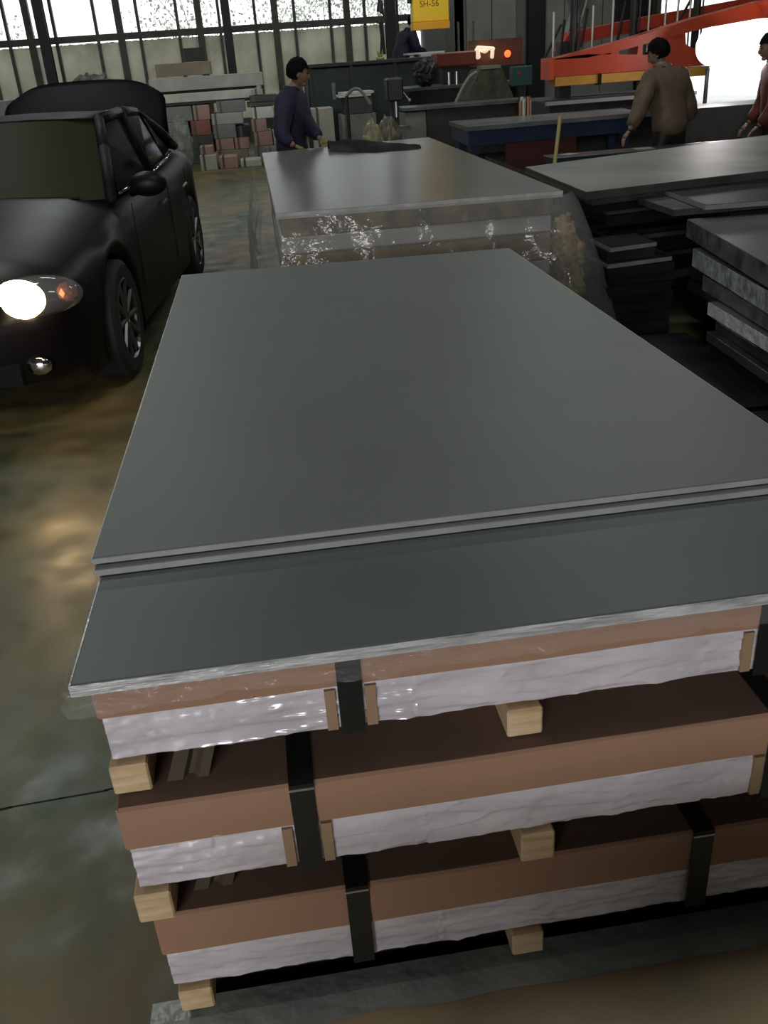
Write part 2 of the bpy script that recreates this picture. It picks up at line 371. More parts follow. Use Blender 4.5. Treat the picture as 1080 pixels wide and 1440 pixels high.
bundle(-.298, .975, 1.030, 3.46, .393, .305, .222, .168, [.024, .610], [-.262, .309, .93], 'third strapped sheet bundle from the top, in deep shade', 3, [])
# scuffs on the middle lid
# olive cardboard pieces at the left end between bundles
for (x, z, w_, h_, s_, lb) in [(-.225, .629, .05, .055, 0, 'folded grey-brown cardboard scrap tucked under the topmost bundle beside the left runner'), (-.222, .395, .05, .05, 1, 'folded grey-brown cardboard scrap tucked under the second bundle beside the left runner')]:
    b = N(); P = []
    for i in range(9):
        a = i/8; q_ = .012 if .45 < a < .75 else 0; P.append([(x-.016+w_*1.25*a, 1.068+q_, z), (x+.004+w_*1.2*a, 1.084+q_, z+h_*.95)])
    grid(b, P); bmesh.ops.solidify(b, geom=b.faces[:], thickness=.003)
    tag(obj('cardboard_scrap', b, mat('olive_cardboard', (.16, .13, .09), .8), None), lb, 'cardboard')
# base pack and the near low pack
b = N(); t = empty('skid_pack', (-.30, 1.10, 0), 'dark low sheet pack at floor level carrying the near stack', 'pack')
obj('board', B1(0, 1.27, 0, 2.36, .06, .166, .004), mat('dull_pack_side', (.05, .055, .055), .6), t)
for x in (.04, .6, 1.2): obj('runner', B1(x, x+.06, .0, 2.36, 0, .06, .003), pine_m, t)
t = empty('low_pack', (-.362, .20, 0), 'low brown covered pack on the floor at the lower edge of the view', 'pack')
b = N(); prism(b, [(0, 0), (1.36, 0), (1.36, .86), (.012, .86)], .03, .143); bmesh.ops.bevel(b, geom=b.edges[:], offset=.003, segments=1, affect='EDGES'); obj('sheets', b, mat('pack_side', (.2, .2, .19), .5, var=.2), t)
obj('cardboard_top', B1(.02, 1.36, .0, .80, .143, .146), mat('worn_brown_card', (.52, .41, .25), .75, var=.3, scale=3), t)
b = N(); P = [[(.015+1.34*i/30, .775+.012*noise.noise(Vector((i*.4, 0, 0))), .1475), (.015+1.34*i/30, .82, .150), (.015+1.34*i/30, .862, .146), (.015+1.34*i/30, .866, .10)] for i in range(31)]
grid(b, P); obj('film_strip', b, mat('dusty_film', (.34, .38, .35), .3, var=.2, bump=.5, bscale=20), t)
for x in (.05, .65, 1.2): obj('runner', B1(x, x+.06, .01, .85, 0, .03), pine_m, t)

# blocker stack added behind the photographer (outside the view; it shades the lower bundles)
t = empty('sheet_bundle', (-.50, -1.75, 0), 'added unseen stack behind the viewpoint, shading the lower bundles', 'bundle')
for z0, z1, nm, m in [(.06, .30, 'wrapped_sheets', wrap_m), (.30, .36, 'runner', pine_m), (.36, .60, 'wrapped_sheets', wrap_m), (.60, .64, 'runner', pine_m), (.64, .90, 'wrapped_sheets', wrap_m)]: obj(nm, B1(0, 2.4, 0, 1.35, z0, z1, .004), m, t)
for x in (.05, 1.05, 2.0): obj('runner', B1(x, x+.06, 0, 1.35, 0, .06), pine_m, t)

# ================================================================ SECOND STACK
sheet('plastic_sheet', [(.078, 5.02), (1.632, 4.955), (1.672, 9.14), (.075, 8.86)], .846, .880, mat('second_sheet', (.17, .175, .16), .28, var=.12, scale=1.5, bump=.02, bscale=6), mat('white_foam_edge', (.42, .43, .42), .45, var=.2, scale=12), 'grey sheet with orange reflection lying topmost on the second stack')
t = empty('sheet_pack', (.1, 5.05, 0), 'layered brown and white pack forming the second stack behind the near stack', 'pack')
kraft_m = mat('crumpled_kraft', (.34, .25, .13), .7, col2=(.09, .065, .04), scale=7, bump=.8, bscale=10)
for z0, z1, m, nm, i in [(.745, .844, kraft_m, 'kraft_layer', 0), (.655, .745, mat('white_board_layer', (.42, .42, .42), .5, var=.15), 'white_layer', -.01), (.50, .655, kraft_m, 'kraft_layer', .0), (.42, .50, mat('white_board_layer', (.3, .3, .3)), 'white_layer', 0), (.12, .42, kraft_m, 'kraft_layer', 0)]:
    obj(nm, B1(i, 1.50, i, 3.75, z0, z1-.002, .006), m, t)
for x in (.05, .7, 1.35): obj('runner', B1(x, x+.1, .02, 3.7, 0, .118), pine_m, t)
b = N()
path = [(.0, 8.2), (-.01, 6.6), (.02, 5.2), (.07, 5.0), (.6, 4.965), (1.1, 4.95), (1.64, 4.93), (1.70, 5.0), (1.74, 6.0), (1.74, 7.2)]
P = []
Ls = [0]
for a, c in zip(path, path[1:]): Ls.append(Ls[-1]+math.dist(a, c))
n = 170
for i in range(n+1):
    s = Ls[-1]*i/n; k = min(max(j for j in range(len(Ls)) if Ls[j] <= s+1e-9), len(path)-2)
    f = (s-Ls[k])/(Ls[k+1]-Ls[k]); x = path[k][0]*(1-f)+path[k+1][0]*f; y = path[k][1]*(1-f)+path[k+1][1]*f
    k2 = k if f < .5 else min(k+1, len(path)-2); k0 = max(0, k-1) if f < .5 else k
    dx, dy = path[k2+1][0]-path[k0][0], path[k2+1][1]-path[k0][1]; d_ = math.hypot(dx, dy); nx, ny = dy/d_, -dx/d_
    right = max(0, min(1, (s-Ls[6]+.25)/.5)); left = max(0, min(1, (Ls[3]-s)/.3))
    row = []
    for j in range(15):
        g = j/14; z = .865+(.06-.865)*g if right > .5 else .865+(.22-.865)*g
        z = .865+((.22*(1-right)+.05*right)-.865)*g
        fl_ = (.10*g*(1-right-left) + right*.34*g**.9 + left*.07*math.sin(g*2.6))
        q = fl_+.05*(.15+g)*noise.noise(Vector((s*4.5+z*2, z*2.5, 3)))+.02*(.3+g)*noise.noise(Vector((s*14, z*8, 9)))+.01+.02*g
        if j == 0: q = .004
        row.append((x+nx*max(q, .004), y+ny*max(q, .004), z))
    P.append(row)
grid(b, P); tag(obj('plastic_film', b, film2_m, None, smooth=True), 'loose cloudy plastic film draped around the second stack, flaring out at its right side', 'film')
b = N(); ball(b, (1.725, 5.13, .52), (.09, .11, .11), 3, .5, 3, 5); ball(b, (1.70, 5.12, .64), (.06, .09, .08), 3, .5, 4, 9)
ball(b, (1.74, 5.2, .32), (.10, .12, .15), 3, .4, 3, 8); ball(b, (1.74, 5.2, .14), (.11, .13, .13), 3, .3, 3, 8)
tag(obj('packing_paper', b, mat('straw_packing_paper', (.62, .45, .18), .8, col2=(.14, .09, .04), scale=12, bump=.8, bscale=20), None), 'crumpled yellow-brown packing paper under the film at the right corner of the second stack', 'paper')
b = N(); P = []
for i in range(25):
    u = i/24; row = []
    for j in range(15):
        v = j/14-.5
        w_ = .95*math.sin(min(1, u*1.6+.15)*PI*.5)*(1-u**3*.85)
        x = .66+.74*u; y = 8.55-.72*u+.28*math.sin(u*2)+v*w_
        z = .882+max(0, (.085*(1-(2*v)**2)*(1-u*.75)+.02*noise.noise(Vector((x*9, y*5, 2))))*(1 if abs(v) < .5 else 0))
        row.append((x, y, z))
    P.append(row)
grid(b, P); bmesh.ops.solidify(b, geom=b.faces[:], thickness=-.004)
tag(obj('black_cloth', b, black_m, None, smooth=True), 'folded black cloth lying at the far end of the second stack', 'cloth')

# ================================================================ RIGHT SIDE PLATES
def slab(pts, z0, z1, m, em, label, grp=None, cat='plate'):
    return sheet('plastic_plate', pts, z0, z1, m, em, label, cat, grp)
lightedge_m = mat('pale_plate_edge', (.20, .21, .20), .45, var=.2, scale=8)
darkedge_m = mat('dim_plate_edge', (.055, .055, .052), .5, var=.3, scale=8)
slab([(1.92, 5.39), (4.7, 5.90), (5.1, 7.95), (1.97, 6.85)], .752, .80, mat('stained_pale_plate', (.20, .20, .175), .52, var=.3, scale=1.6, bump=.03, bscale=8), darkedge_m, 'wide stained pale plate forming the long table top on the right')
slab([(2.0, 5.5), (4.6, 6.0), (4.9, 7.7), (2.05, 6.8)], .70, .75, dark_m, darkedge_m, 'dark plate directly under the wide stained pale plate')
t = empty('plate_pile', (2.1, 5.75, 0), 'tall shadowed pile of dark plates carrying the wide stained pale plate', 'plate pile')
z = 0; k = 0
rr = random.Random(5)
while z < .66:
    h = rr.choice([.03, .045, .06]); h = min(h, .698-z)
    if z+h > .65: h = .698-z
    dx = rr.uniform(-.08, .12); dy = rr.uniform(-.1, .1)
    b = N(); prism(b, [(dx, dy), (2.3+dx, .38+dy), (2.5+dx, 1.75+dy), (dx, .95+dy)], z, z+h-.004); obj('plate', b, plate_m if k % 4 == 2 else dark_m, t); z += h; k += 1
for i, (x, y, z_, L) in enumerate([(1.93, 5.05, .56, .30), (2.0, 5.0, .50, .34), (1.95, 5.1, .44, .4)]):
    pass
slab([(1.93, 4.98), (2.22, 5.03), (2.22, 5.35), (1.93, 5.32)], .52, .545, dark_m, lightedge_m, 'short plate with a bright edge line beside the right end of the second stack')
slab([(1.90, 4.93), (2.30, 4.99), (2.32, 5.36), (1.90, 5.30)], .44, .465, dark_m, lightedge_m, 'short plate with a pale edge just below the bright edged short plate')
t = empty('plate_pile', (1.9, 4.96, 0), 'small dark pile of plates between the second stack and the right hand plates', 'plate pile')
for k in range(8):
    dx = rr.uniform(0, .04); zt = .438-(.438/8)*(7-k); obj('plate', B1(dx, .40+dx, dx, .36, zt-.438/8, zt-.003), dark_m, t)
b = N(); ext(b, 1.92, 2.2, 5.0, 5.3, .467, .518); tag(obj('spacer_block', b, dark_m, None), 'dark spacer block between the two short bright edged plates', 'block')
# near right piles
slab([(2.425, 4.88), (4.4, 4.72), (4.6, 5.35), (2.47, 5.52)], .722, .75, dark_m, mat('pale_edge2', (.23, .23, .22), .5), 'dark topped plate with a pale front edge, topmost behind the foil edged slabs')
slab([(2.30, 5.0), (4.2, 5.0), (4.2, 5.40), (2.3, 5.52)], .682, .72, plate_m, darkedge_m, 'worn plate sandwiched below the dark topped plate')
slab([(2.335, 4.90), (2.135, 3.62), (4.1, 3.35), (4.2, 4.70)], .585, .68, mat('olive_grey_plate', (.085, .09, .08), .45, var=.2, scale=4, bump=.05), mat('grimy_wrap_edge', (.10, .105, .10), .3, var=.6, scale=9, bump=.7, bscale=14), 'thick olive grey slab, topmost of the foil edged slabs at right')
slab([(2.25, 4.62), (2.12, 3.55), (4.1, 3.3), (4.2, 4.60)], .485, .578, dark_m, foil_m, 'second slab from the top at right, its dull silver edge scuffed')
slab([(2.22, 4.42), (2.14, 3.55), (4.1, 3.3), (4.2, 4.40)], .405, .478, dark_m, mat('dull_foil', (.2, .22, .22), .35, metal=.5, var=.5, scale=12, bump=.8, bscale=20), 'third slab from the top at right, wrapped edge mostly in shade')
slab([(2.15, 4.20), (2.10, 3.40), (4.1, 3.1), (4.2, 4.15)], .335, .398, plate_m, mat('lit_foil', (.85, .9, .9), .28, metal=.2, var=.3, scale=14, bump=1, bscale=24), 'lowest foil edged slab at right, with the brightest shiny edge')  # edge colour raised in place of light from the left
def pile(x, y, w_, d_, ztop, n, label, rz=0, jit=.06, m=None):
    t = empty('plate_pile', (x, y, 0), label, 'plate pile', rz)
    for k in range(n):
        a, c_ = rr.uniform(-jit, jit), rr.uniform(-jit, jit); h = ztop/n
        obj('plate', B1(a, w_+a, c_, d_+c_, k*h, (k+1)*h-.004, .003), m or (plate_m if rr.random() < .2 else dark_m), t)
    return t
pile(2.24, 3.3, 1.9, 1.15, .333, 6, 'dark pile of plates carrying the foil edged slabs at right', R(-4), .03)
pile(1.55, 3.55, .60, 1.2, .09, 2, 'low dark pile of plates covering the shaded gap right of the near stack', R(-5))  # dark plates widened over the floor so the gap reads as shade
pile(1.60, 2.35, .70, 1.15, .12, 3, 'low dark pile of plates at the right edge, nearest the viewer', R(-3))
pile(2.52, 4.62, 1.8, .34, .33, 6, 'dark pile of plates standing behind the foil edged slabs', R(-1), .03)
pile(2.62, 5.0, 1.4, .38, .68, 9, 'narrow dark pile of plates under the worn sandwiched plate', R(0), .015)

# ================================================================ CAR
def build_car():
    t = empty('car', (-1.80, 4.50, 0), 'black sedan facing the viewer with its boot lid raised and a headlamp lit', 'car', R(-5.5))
    K = [(0, .45, .62, .66), (.05, .60, .66, .70), (.14, .74, .71, .755), (.3, .84, .75, .82), (.6, .885, .80, .88), (.95, .90, .86, .94), (1.3, .90, .90, .98), (2.2, .905, .92, .98), (3.2, .905, .95, 1.0), (3.9, .89, .985, 1.04), (4.3, .84, .98, 1.06), (4.5, .76, .94, 1.02), (4.6, .62, .85, .92)]
    def at(l):
        for a, c_ in zip(K, K[1:]):
            if l <= c_[0]:
                f = (l-a[0])/(c_[0]-a[0]); return [a[i]*(1-f)+c_[i]*f for i in (1, 2, 3)]
        return list(K[-1][1:])
    P = []; n = 96
    for i in range(n+1):
        l = 4.6*i/n; hw, bz, cz = at(l); sill = .17 if .3 < l < 4.4 else .24
        for ax in (.88, 3.58):
            d_ = abs(l-ax)
            if d_ < .37: sill = max(sill, .33+math.sqrt(.37**2-d_*d_))
        sill = min(sill, bz-.1)
        half = [(hw-.05, sill), (hw-.015, sill+.04), (hw, max(.5, sill+.06)), (hw-.01, max(.64, sill+.08, bz-.16)), (hw-.045, bz-.05), (hw-.13, bz), (hw*.62, (bz+cz)/2+.02), (hw*.3, cz), (0, cz+.006)]
        P.append([(-x, l, z) for x, z in half]+[(x, l, z) for x, z in half[-2::-1]])
    b = N(); grid(b, P)
    for e in (P[0], P[-1]): b.faces.new([b.verts.new(p) for p in e])
    bmesh.ops.recalc_face_normals(b, faces=b.faces[:]); obj('body', b, paint_m, t, smooth=True)
    b = N(); ext(b, -.80, .80, .5, 4.3, .2, .3); ext(b, -.62, .62, .25, 4.4, .3, .70); obj('underbody', b, trimb_m, t)
    # roof and glass
    rx, rz_ = .60, 1.40
    P = []
    for i in range(13):
        u = i/12; l = 2.02+1.28*u; hz = 1.345+.03*math.sin(u*PI)-.015*u
        P.append([(x*(1-.0*u), l+(-.05*(1-(x/.62)**2) if u < .1 else 0), hz+.022*(1-(x/.62)**2)-(.05 if abs(x) > .63 else 0)) for x in (-.66, -.62, -.5, -.25, 0, .25, .5, .62, .66)])
    b = N(); grid(b, P); bmesh.ops.solidify(b, geom=b.faces[:], thickness=.02); obj('roof', b, paint_m, t, smooth=True)
    def quadgrid(a, b_, c_, d_, bow, n=10, bow2=0):
        a, b_, c_, d_ = map(Vector, (a, b_, c_, d_)); G = []
        for i in range(n+1):
            u = i/n; row = []
            for j in range(n+1):
                v = j/n; p = (a*(1-u)+b_*u)*(1-v)+(d_*(1-u)+c_*u)*v
                row.append(p+Vector(bow)*(1-(2*u-1)**2)+Vector((0, 0, bow2))*(1-(2*v-1)**2))
            G.append(row)
        bb = N(); grid(bb, G); return bb
    obj('windshield', quadgrid((-.78, 1.42, .93), (.78, 1.42, .93), (.61, 2.06, 1.345), (-.61, 2.06, 1.345), (0, -.12, .02)), carglass_m, t, smooth=True)
    obj('rear_window', quadgrid((-.61, 3.26, 1.34), (.61, 3.26, 1.34), (.72, 3.92, 1.05), (-.72, 3.92, 1.05), (0, .05, .03)), carglass_m, t, smooth=True)
    for s in (1, -1):
        def L(x, l, z): return Vector((s*x, l, z))
        def side(pts, name, m):
            bb = N(); f = bb.faces.new([bb.verts.new(L(*p)) for p in pts]); bmesh.ops.solidify(bb, geom=[f], thickness=.01); obj(name, bb, m, t)
        side([(.795, 1.60, .95), (.795, 2.60, .96), (.665, 2.60, 1.33), (.655, 2.20, 1.32), (.69, 1.95, 1.23)], 'side_window', sideglass_m)
        side([(.795, 2.66, .965), (.79, 3.30, .985), (.68, 3.14, 1.31), (.665, 2.66, 1.33)], 'side_window', sideglass_m)
        side([(.785, 3.34, .99), (.775, 3.62, 1.02), (.69, 3.20, 1.31)], 'quarter_window', sideglass_m)
        def strip(pts, r, name, m):
            bb = N()
            for p, q in zip(pts, pts[1:]): tube(bb, L(*p), L(*q), r, r, 8)
            for p in pts: ball(bb, L(*p), (r, r, r), 1)
            obj(name, bb, m, t, smooth=True)
        strip([(.80, 1.38, .93), (.72, 1.75, 1.19), (.64, 2.08, 1.345)], .034, 'front_pillar', trimb_m)
        strip([(.80, 2.63, .95), (.665, 2.63, 1.36)], .03, 'centre_pillar', trimb_m)
        strip([(.64, 2.08, 1.345), (.655, 2.6, 1.36), (.64, 3.2, 1.335), (.74, 3.60, 1.16), (.77, 3.92, 1.03)], .036, 'roof_rail', paint_m)
        strip([(.81, 1.55, .945), (.815, 2.6, .955), (.80, 3.3, .98), (.785, 3.62, 1.01)], .010, 'window_trim', chrome_m)
        b = N(); ball(b, L(.98, 1.62, .98), (.12, .06, .075), 3); tube(b, L(.86, 1.66, .93), L(.93, 1.63, .95), .025)
        m_ = obj('mirror', b, paint_m, t, smooth=True)
        for lx in (2.2, 3.1):
            b = N(); tube(b, L(.915, lx+.08, .78), L(.915, lx+.26, .79), .011); obj('door_handle', b, chrome_m if s > 0 else paint_m, t)
        for lx in (1.42, 2.63, 3.42):
            b = N(); box(b, L(.903, lx, .62), (.006, .006, .56)); obj('door_seam', b, trimb_m, t)
        for ly in (.88, 3.58):
            wx = s*.80
            b = N()
            prof = [(.33, -.085), (.335, -.05), (.335, .05), (.33, .085), (.30, .105), (.23, .10), (.225, .06)]
            for i in range(40):
                a0, a1 = 2*PI*i/40, 2*PI*(i+1)/40
                pass
            G = [[(wx+s*y_, ly+r_*math.cos(2*PI*i/40), .335+r_*math.sin(2*PI*i/40)) for r_, y_ in prof] for i in range(41)]
            grid(b, G); bmesh.ops.remove_doubles(b, verts=b.verts[:], dist=1e-4)
            tube(b, (wx-s*.08, ly, .335), (wx+s*.0, ly, .335), .30, .30, 32)
            ty = obj('tyre', b, rubber_m, t, smooth=False)
            b = N(); G = [[(wx+s*y_, ly+r_*math.cos(2*PI*i/40), .335+r_*math.sin(2*PI*i/40)) for r_, y_ in [(.232, .098), (.222, .104), (.212, .09), (.205, .03)]] for i in range(41)]; grid(b, G)
            tube(b, (wx, ly, .335), (wx+s*.09, ly, .335), .045, .035, 16)
            for q in range(10):
                a = 2*PI*q/10; c0 = Vector((wx+s*.08, ly+.035*math.cos(a), .335+.035*math.sin(a))); c1 = Vector((wx+s*.088, ly+.215*math.cos(a), .335+.215*math.sin(a)))
                tube(b, c0, c1, .014, .017, 6)
            obj('rim', b, alloy_m, t, smooth=False)
        # headlamp: housing, lit reflector bowl, amber marker
        b = N(); ball(b, L(.66, .17, .65), (.22, .16, .095), 3); hl = obj('headlamp', b, glassy('lamp_lens' if s > 0 else 'lamp_lens2', (.3, .3, .3), .55, .05), t, smooth=True)
        b = N(); ball(b, L(.60, .075, .655), (.125, .06, .095), 3)
        obj('lamp_bulb', b, mat('lit_headlamp', (1, .9, .7), .3, emit=(1, .78, .45), es=14), hl)
        b = N(); ball(b, L(.80, .19, .655), (.055, .05, .05), 2); obj('amber_marker', b, mat('amber_lens', (.30, .10, .06), .15, metal=.5), hl)
        b = N(); ball(b, L(.62, .06, .33), (.07, .03, .05), 2); obj('fog_lamp', b, chrome_m, t, smooth=True)
    b = N()
    for z in (.50, .53, .56, .59): box(b, (0, .0, z), (.80-(.59-z)*.8, .03, .010))
    box(b, (0, .012, .545), (.84, .02, .12)); g = obj('grille', b, trimb_m, t)
    b = N(); box(b, (0, -.01, .612), (.84, .03, .012)); obj('grille_trim', b, chrome_m, t)
    b = N(); ext(b, -.55, .55, -.005, .05, .25, .36); obj('lower_intake', b, trimb_m, t)
    for s in (1, -1):
        b = N(); tube(b, (s*.10, 1.36, .965), (s*.62, 1.34, .955), .008); obj('wiper', b, trimb_m, t)
    # raised boot lid
    pts = []
    G = []
    for i in range(17):
        u = i/16; row = []
        for j in range(21):
            v = j/20*2-1
            hwid = .72*(1-.05*u)*(1 if u < .75 else (1-((u-.75)/.25)**2.6*.16))
            z = 1.0+.57*u-.02*v*v*u-(.07*abs(v)**5*u); y = 4.06+.34*u-.05*(1-v*v)-.05*math.sin(u*PI)
            row.append((v*hwid, y, z))
        G.append(row)
    b = N(); grid(b, G); bmesh.ops.solidify(b, geom=b.faces[:], thickness=-.05)
    lid = obj('boot_lid', b, mat('boot_lid_paint', (.016, .016, .021), .55, spec=.3), t, smooth=True)
    G2 = [[(x, G[-1][j][1]+.30*k/6, G[-1][j][2]+.03*math.sin(k/6*PI)-.10*k/6) for k in range(7)] for j, (x, y_, z_) in enumerate(G[-1])]
    b = N(); grid(b, G2); bmesh.ops.solidify(b, geom=b.faces[:], thickness=.03); obj('lid_tail', b, MATS['boot_lid_paint'], lid, smooth=True)
    for s in (1, -1):
        b = N(); box(b, (s*.62, 4.5, .84), (.26, .06, .12)); obj('tail_lamp', b, mat('red_lens', (.25, .01, .01), .2), lid)
        b = N(); tube(b, (s*.66, 3.98, .98), (s*.62, 4.12, 1.14), .018); obj('lid_hinge', b, trimb_m, t)
    return t
build_car()
sp = bpy.data.lights.new('headlamp_beam', 'SPOT'); sp.energy = 9; sp.color = (1, .62, .26); sp.spot_size = R(75); sp.spot_blend = .9; sp.shadow_soft_size = .06
so = bpy.data.objects.new('headlamp_beam', sp); C.objects.link(so); so.location = (-1.22, 4.33, .66)
so.rotation_euler = (Vector((-.75, .6, 0))-Vector(so.location)).to_track_quat('-Z', 'Y').to_euler()

# ================================================================ PEOPLE
def skin(chains, smoothlv=2):
    """chains: list of [(pos, rx, ry)...]; joined where positions repeat"""
    V, E, RR, idx = [], [], [], {}
    for ch in chains:
        pr = None
        for p, rx, ry in ch:
            k = tuple(round(c_, 4) for c_ in p)
            if k not in idx: idx[k] = len(V); V.append(p); RR.append((rx, ry))
            if pr is not None and pr != idx[k]: E.append((pr, idx[k]))
            pr = idx[k]
    me = bpy.data.meshes.new('t'); me.from_pydata([tuple(v) for v in V], E, []); o = bpy.data.objects.new('t', me); C.objects.link(o)
    md = o.modifiers.new('s', 'SKIN'); md.use_smooth_shade = True
    for i, r_ in enumerate(RR): me.skin_vertices[0].data[i].radius = r_
    me.skin_vertices[0].data[0].use_root = True
    sb = o.modifiers.new('d', 'SUBSURF'); sb.levels = smoothlv
    dg = bpy.context.evaluated_depsgraph_get(); dg.update()
    m2 = bpy.data.meshes.new_from_object(o.evaluated_get(dg)); m2.materials.clear()
    bpy.data.objects.remove(o); bpy.data.meshes.remove(me); return m2
def person(loc, rz, label, jacket, trousers, lean, hands, headturn=0, headpitch=0, glove=None, scale=1.0, side=0, cap=False):
    t = empty('person', loc, label, 'person', rz); t.scale = (scale,)*3
    V3 = Vector
    pel = V3((0, 0, .92)); up = V3((math.sin(side), math.sin(lean), math.cos(lean))).normalized()
    sp1 = pel+up*.17; ch = pel+up*.37; nb = pel+up*.50; hc = pel+up*.56+V3((0, .05*math.cos(headpitch)+.04, .098))
    sh = [ch+up*.06+V3((s*.18, 0, 0)) for s in (-1, 1)]
    elb = []; hnd = []
    for s, h in zip((-1, 1), hands):
        h = V3(h); a = sh[0 if s < 0 else 1]; d_ = h-a; L = min(d_.length, .555); h = a+d_.normalized()*L
        mid = (a+h)/2; off = math.sqrt(max(0.0004, .285**2-(L/2)**2)); e = mid+V3((s*.45, -.5, -.7)).normalized()*off; elb.append(e); hnd.append(h)
    hip = [pel+V3((s*.095, 0, -.06)) for s in (-1, 1)]; kn = [V3((s*.11, .03, .50)) for s in (-1, 1)]; an = [V3((s*.12, -.02, .09)) for s in (-1, 1)]; toe = [V3((s*.14, .17, .035)) for s in (-1, 1)]
    ch_b = [[(pel, .12, .09), (sp1, .11, .08), (ch, .13, .09), (nb, .06, .06), (hc-V3((0, .02, .07)), .052, .052)]]
    for i in (0, 1):
        ch_b.append([(ch, .13, .09), (sh[i], .055, .055), (elb[i], .042, .042), (hnd[i], .028, .026)])
        ch_b.append([(pel, .12, .09), (hip[i], .085, .085), (kn[i], .058, .058), (an[i], .04, .04), (toe[i], .035, .03)])
    m = skin(ch_b); b = N(); b.from_mesh(m); bpy.data.meshes.remove(m)
    # head with face
    hb = N(); Hm = Matrix.Translation(hc) @ Matrix.Rotation(headturn, 4, 'Z') @ Matrix.Rotation(-headpitch, 4, 'X')
    ball(hb, (0, 0, 0), (.074, .094, .112), 3)
    for v in hb.verts:
        if v.co.z < -.02 and v.co.y > -.02: v.co.x *= 1-.9*(-.02-v.co.z)/.3*1.4; v.co.y += .006
        if v.co.z < -.05 and v.co.y < 0: v.co.y *= .8
    ball(hb, (0, .098, -.018), (.013, .018, .026), 2); ball(hb, (0, .083, -.055), (.024, .010, .009), 2); ball(hb, (0, .055, -.088), (.034, .026, .022), 2)
    for s in (-1, 1): ball(hb, (s*.077, -.005, -.01), (.012, .02, .032), 2)
    bmesh.ops.transform(hb, matrix=Hm, verts=hb.verts); _join(b, hb)
    # hands: palm and five fingers curled down
    gl = [N(), N()]
    for i in (0, 1):
        s = (-1, 1)[i]; fw = (hnd[i]-elb[i]).normalized(); fw = (fw+V3((0, .3, -.1))).normalized(); rt = fw.cross(V3((0, 0, 1))).normalized(); dn = rt.cross(fw)*1
        dn = -dn if dn.z > 0 else dn
        w0 = hnd[i]; palm = w0+fw*.055
        hh = [[(w0, .026, .020), (palm, .036, .016), (w0+fw*.085, .034, .014)]]
        for f in range(4):
            o_ = rt*((f-1.5)*.019); ln = (.062, .075, .070, .055)[f]; k0 = w0+fw*.082+o_
            hh.append([(k0, .0095, .0095), (k0+fw*ln*.5+dn*.006, .009, .009), (k0+fw*ln*.85+dn*.022, .008, .008), (k0+fw*ln+dn*.036, .007, .007)])
        k0 = w0+fw*.03-rt*s*.025; hh.append([(k0, .012, .012), (k0+fw*.03-rt*s*.022, .011, .011), (k0+fw*.055-rt*s*.026+dn*.01, .009, .009)])
        tgt = gl[i] if glove else b
        for c_ in hh:
            m = skin([c_], 1)
            tgt.from_mesh(m); bpy.data.meshes.remove(m)
    body = obj('body', b, skin_m, t, smooth=True)
    for g_ in gl:
        if glove: obj('glove', g_, glove, t, smooth=True)
        else: g_.free()
    eb = N()
    for s in (-1, 1): ball(eb, (s*.030, .084, .012), (.012, .008, .007), 2); ball(eb, (s*.030, .088, .034), (.018, .006, .004), 1)
    bmesh.ops.transform(eb, matrix=Hm, verts=eb.verts); obj('eyes', eb, trimb_m, t)
    hr = N(); ball(hr, (0, -.014, .024), (.092, .108, .118), 4, .14, 5, 2)
    for v in hr.verts:
        if v.co.y > .035: v.co.z = max(v.co.z, .055+.01*noise.noise(v.co*60)); v.co.y = min(v.co.y, .092)
        if v.co.z < -.055: v.co.z = -.055+(v.co.z+.055)*.25
        if v.co.y > .0 and abs(v.co.x) > .05: v.co.z = max(v.co.z, .01)
    bmesh.ops.transform(hr, matrix=Hm, verts=hr.verts); obj('hair', hr, hair_m, t, smooth=True)
    # clothing
    cj = [[(pel-V3((0, 0, .15)), .20, .17), (pel+up*.02, .20, .165), (sp1, .19, .155), (ch, .215, .155), (nb-up*.03, .095, .095), (nb+up*.02, .080, .080)]]
    for i in (0, 1): cj.append([(ch, .215, .155), (sh[i], .115, .115), (elb[i], .088, .088), (hnd[i]-(hnd[i]-elb[i]).normalized()*.02, .060, .058)])
    m = skin(cj)
    for v in m.vertices:
        v.co += v.normal*(.012*noise.noise(v.co*13)+.006*noise.noise(v.co*31))
    obj('jacket', m, jacket, t, smooth=True)
    b = N(); c0 = nb-up*.035; tube(b, c0, c0+up*.085, .098, .080, 16); obj('collar', b, jacket, t, smooth=True)
    ct = [[(pel+up*.10, .165, .13), (pel-V3((0, 0, .05)), .165, .13)]]
    for i in (0, 1): ct.append([(pel-V3((0, 0, .05)), .165, .13), (hip[i]-V3((0, 0, .03)), .105, .11), (kn[i], .08, .08), (an[i]+V3((0, 0, .02)), .062, .065)])
    obj('trousers', skin(ct), trousers, t, smooth=True)
    b = N()
    for i in (0, 1):
        s = (-1, 1)[i]; ball(b, (s*.13, .06, .05), (.055, .145, .05), 3); ball(b, (s*.12, -.02, .09), (.05, .06, .06), 2)
    obj('shoes', b, trimb_m, t, smooth=True)
    if cap:
        b = N(); ball(b, (0, -.005, .055), (.092, .108, .085), 3); ball(b, (0, .10, .05), (.07, .07, .012), 2); bmesh.ops.transform(b, matrix=Hm, verts=b.verts); obj('cap', b, black_m, t, smooth=True)
    return t
person((.37, 9.38, 0), R(-110), 'person in a navy jacket and mustard gloves standing behind the second stack, face turned right', navy_m, black_m, .10, [(.12, .36, .95), (.36, .15, .95)], R(18), R(12), glove_m, .955)
person((3.93, 8.78, 0), R(16), 'person in a brown jacket seen from behind, bent over the long table on the right', brown_m, black_m, .32, [(-.52, .0, .86), (.30, .20, .90)], R(35), R(22), None, .94)
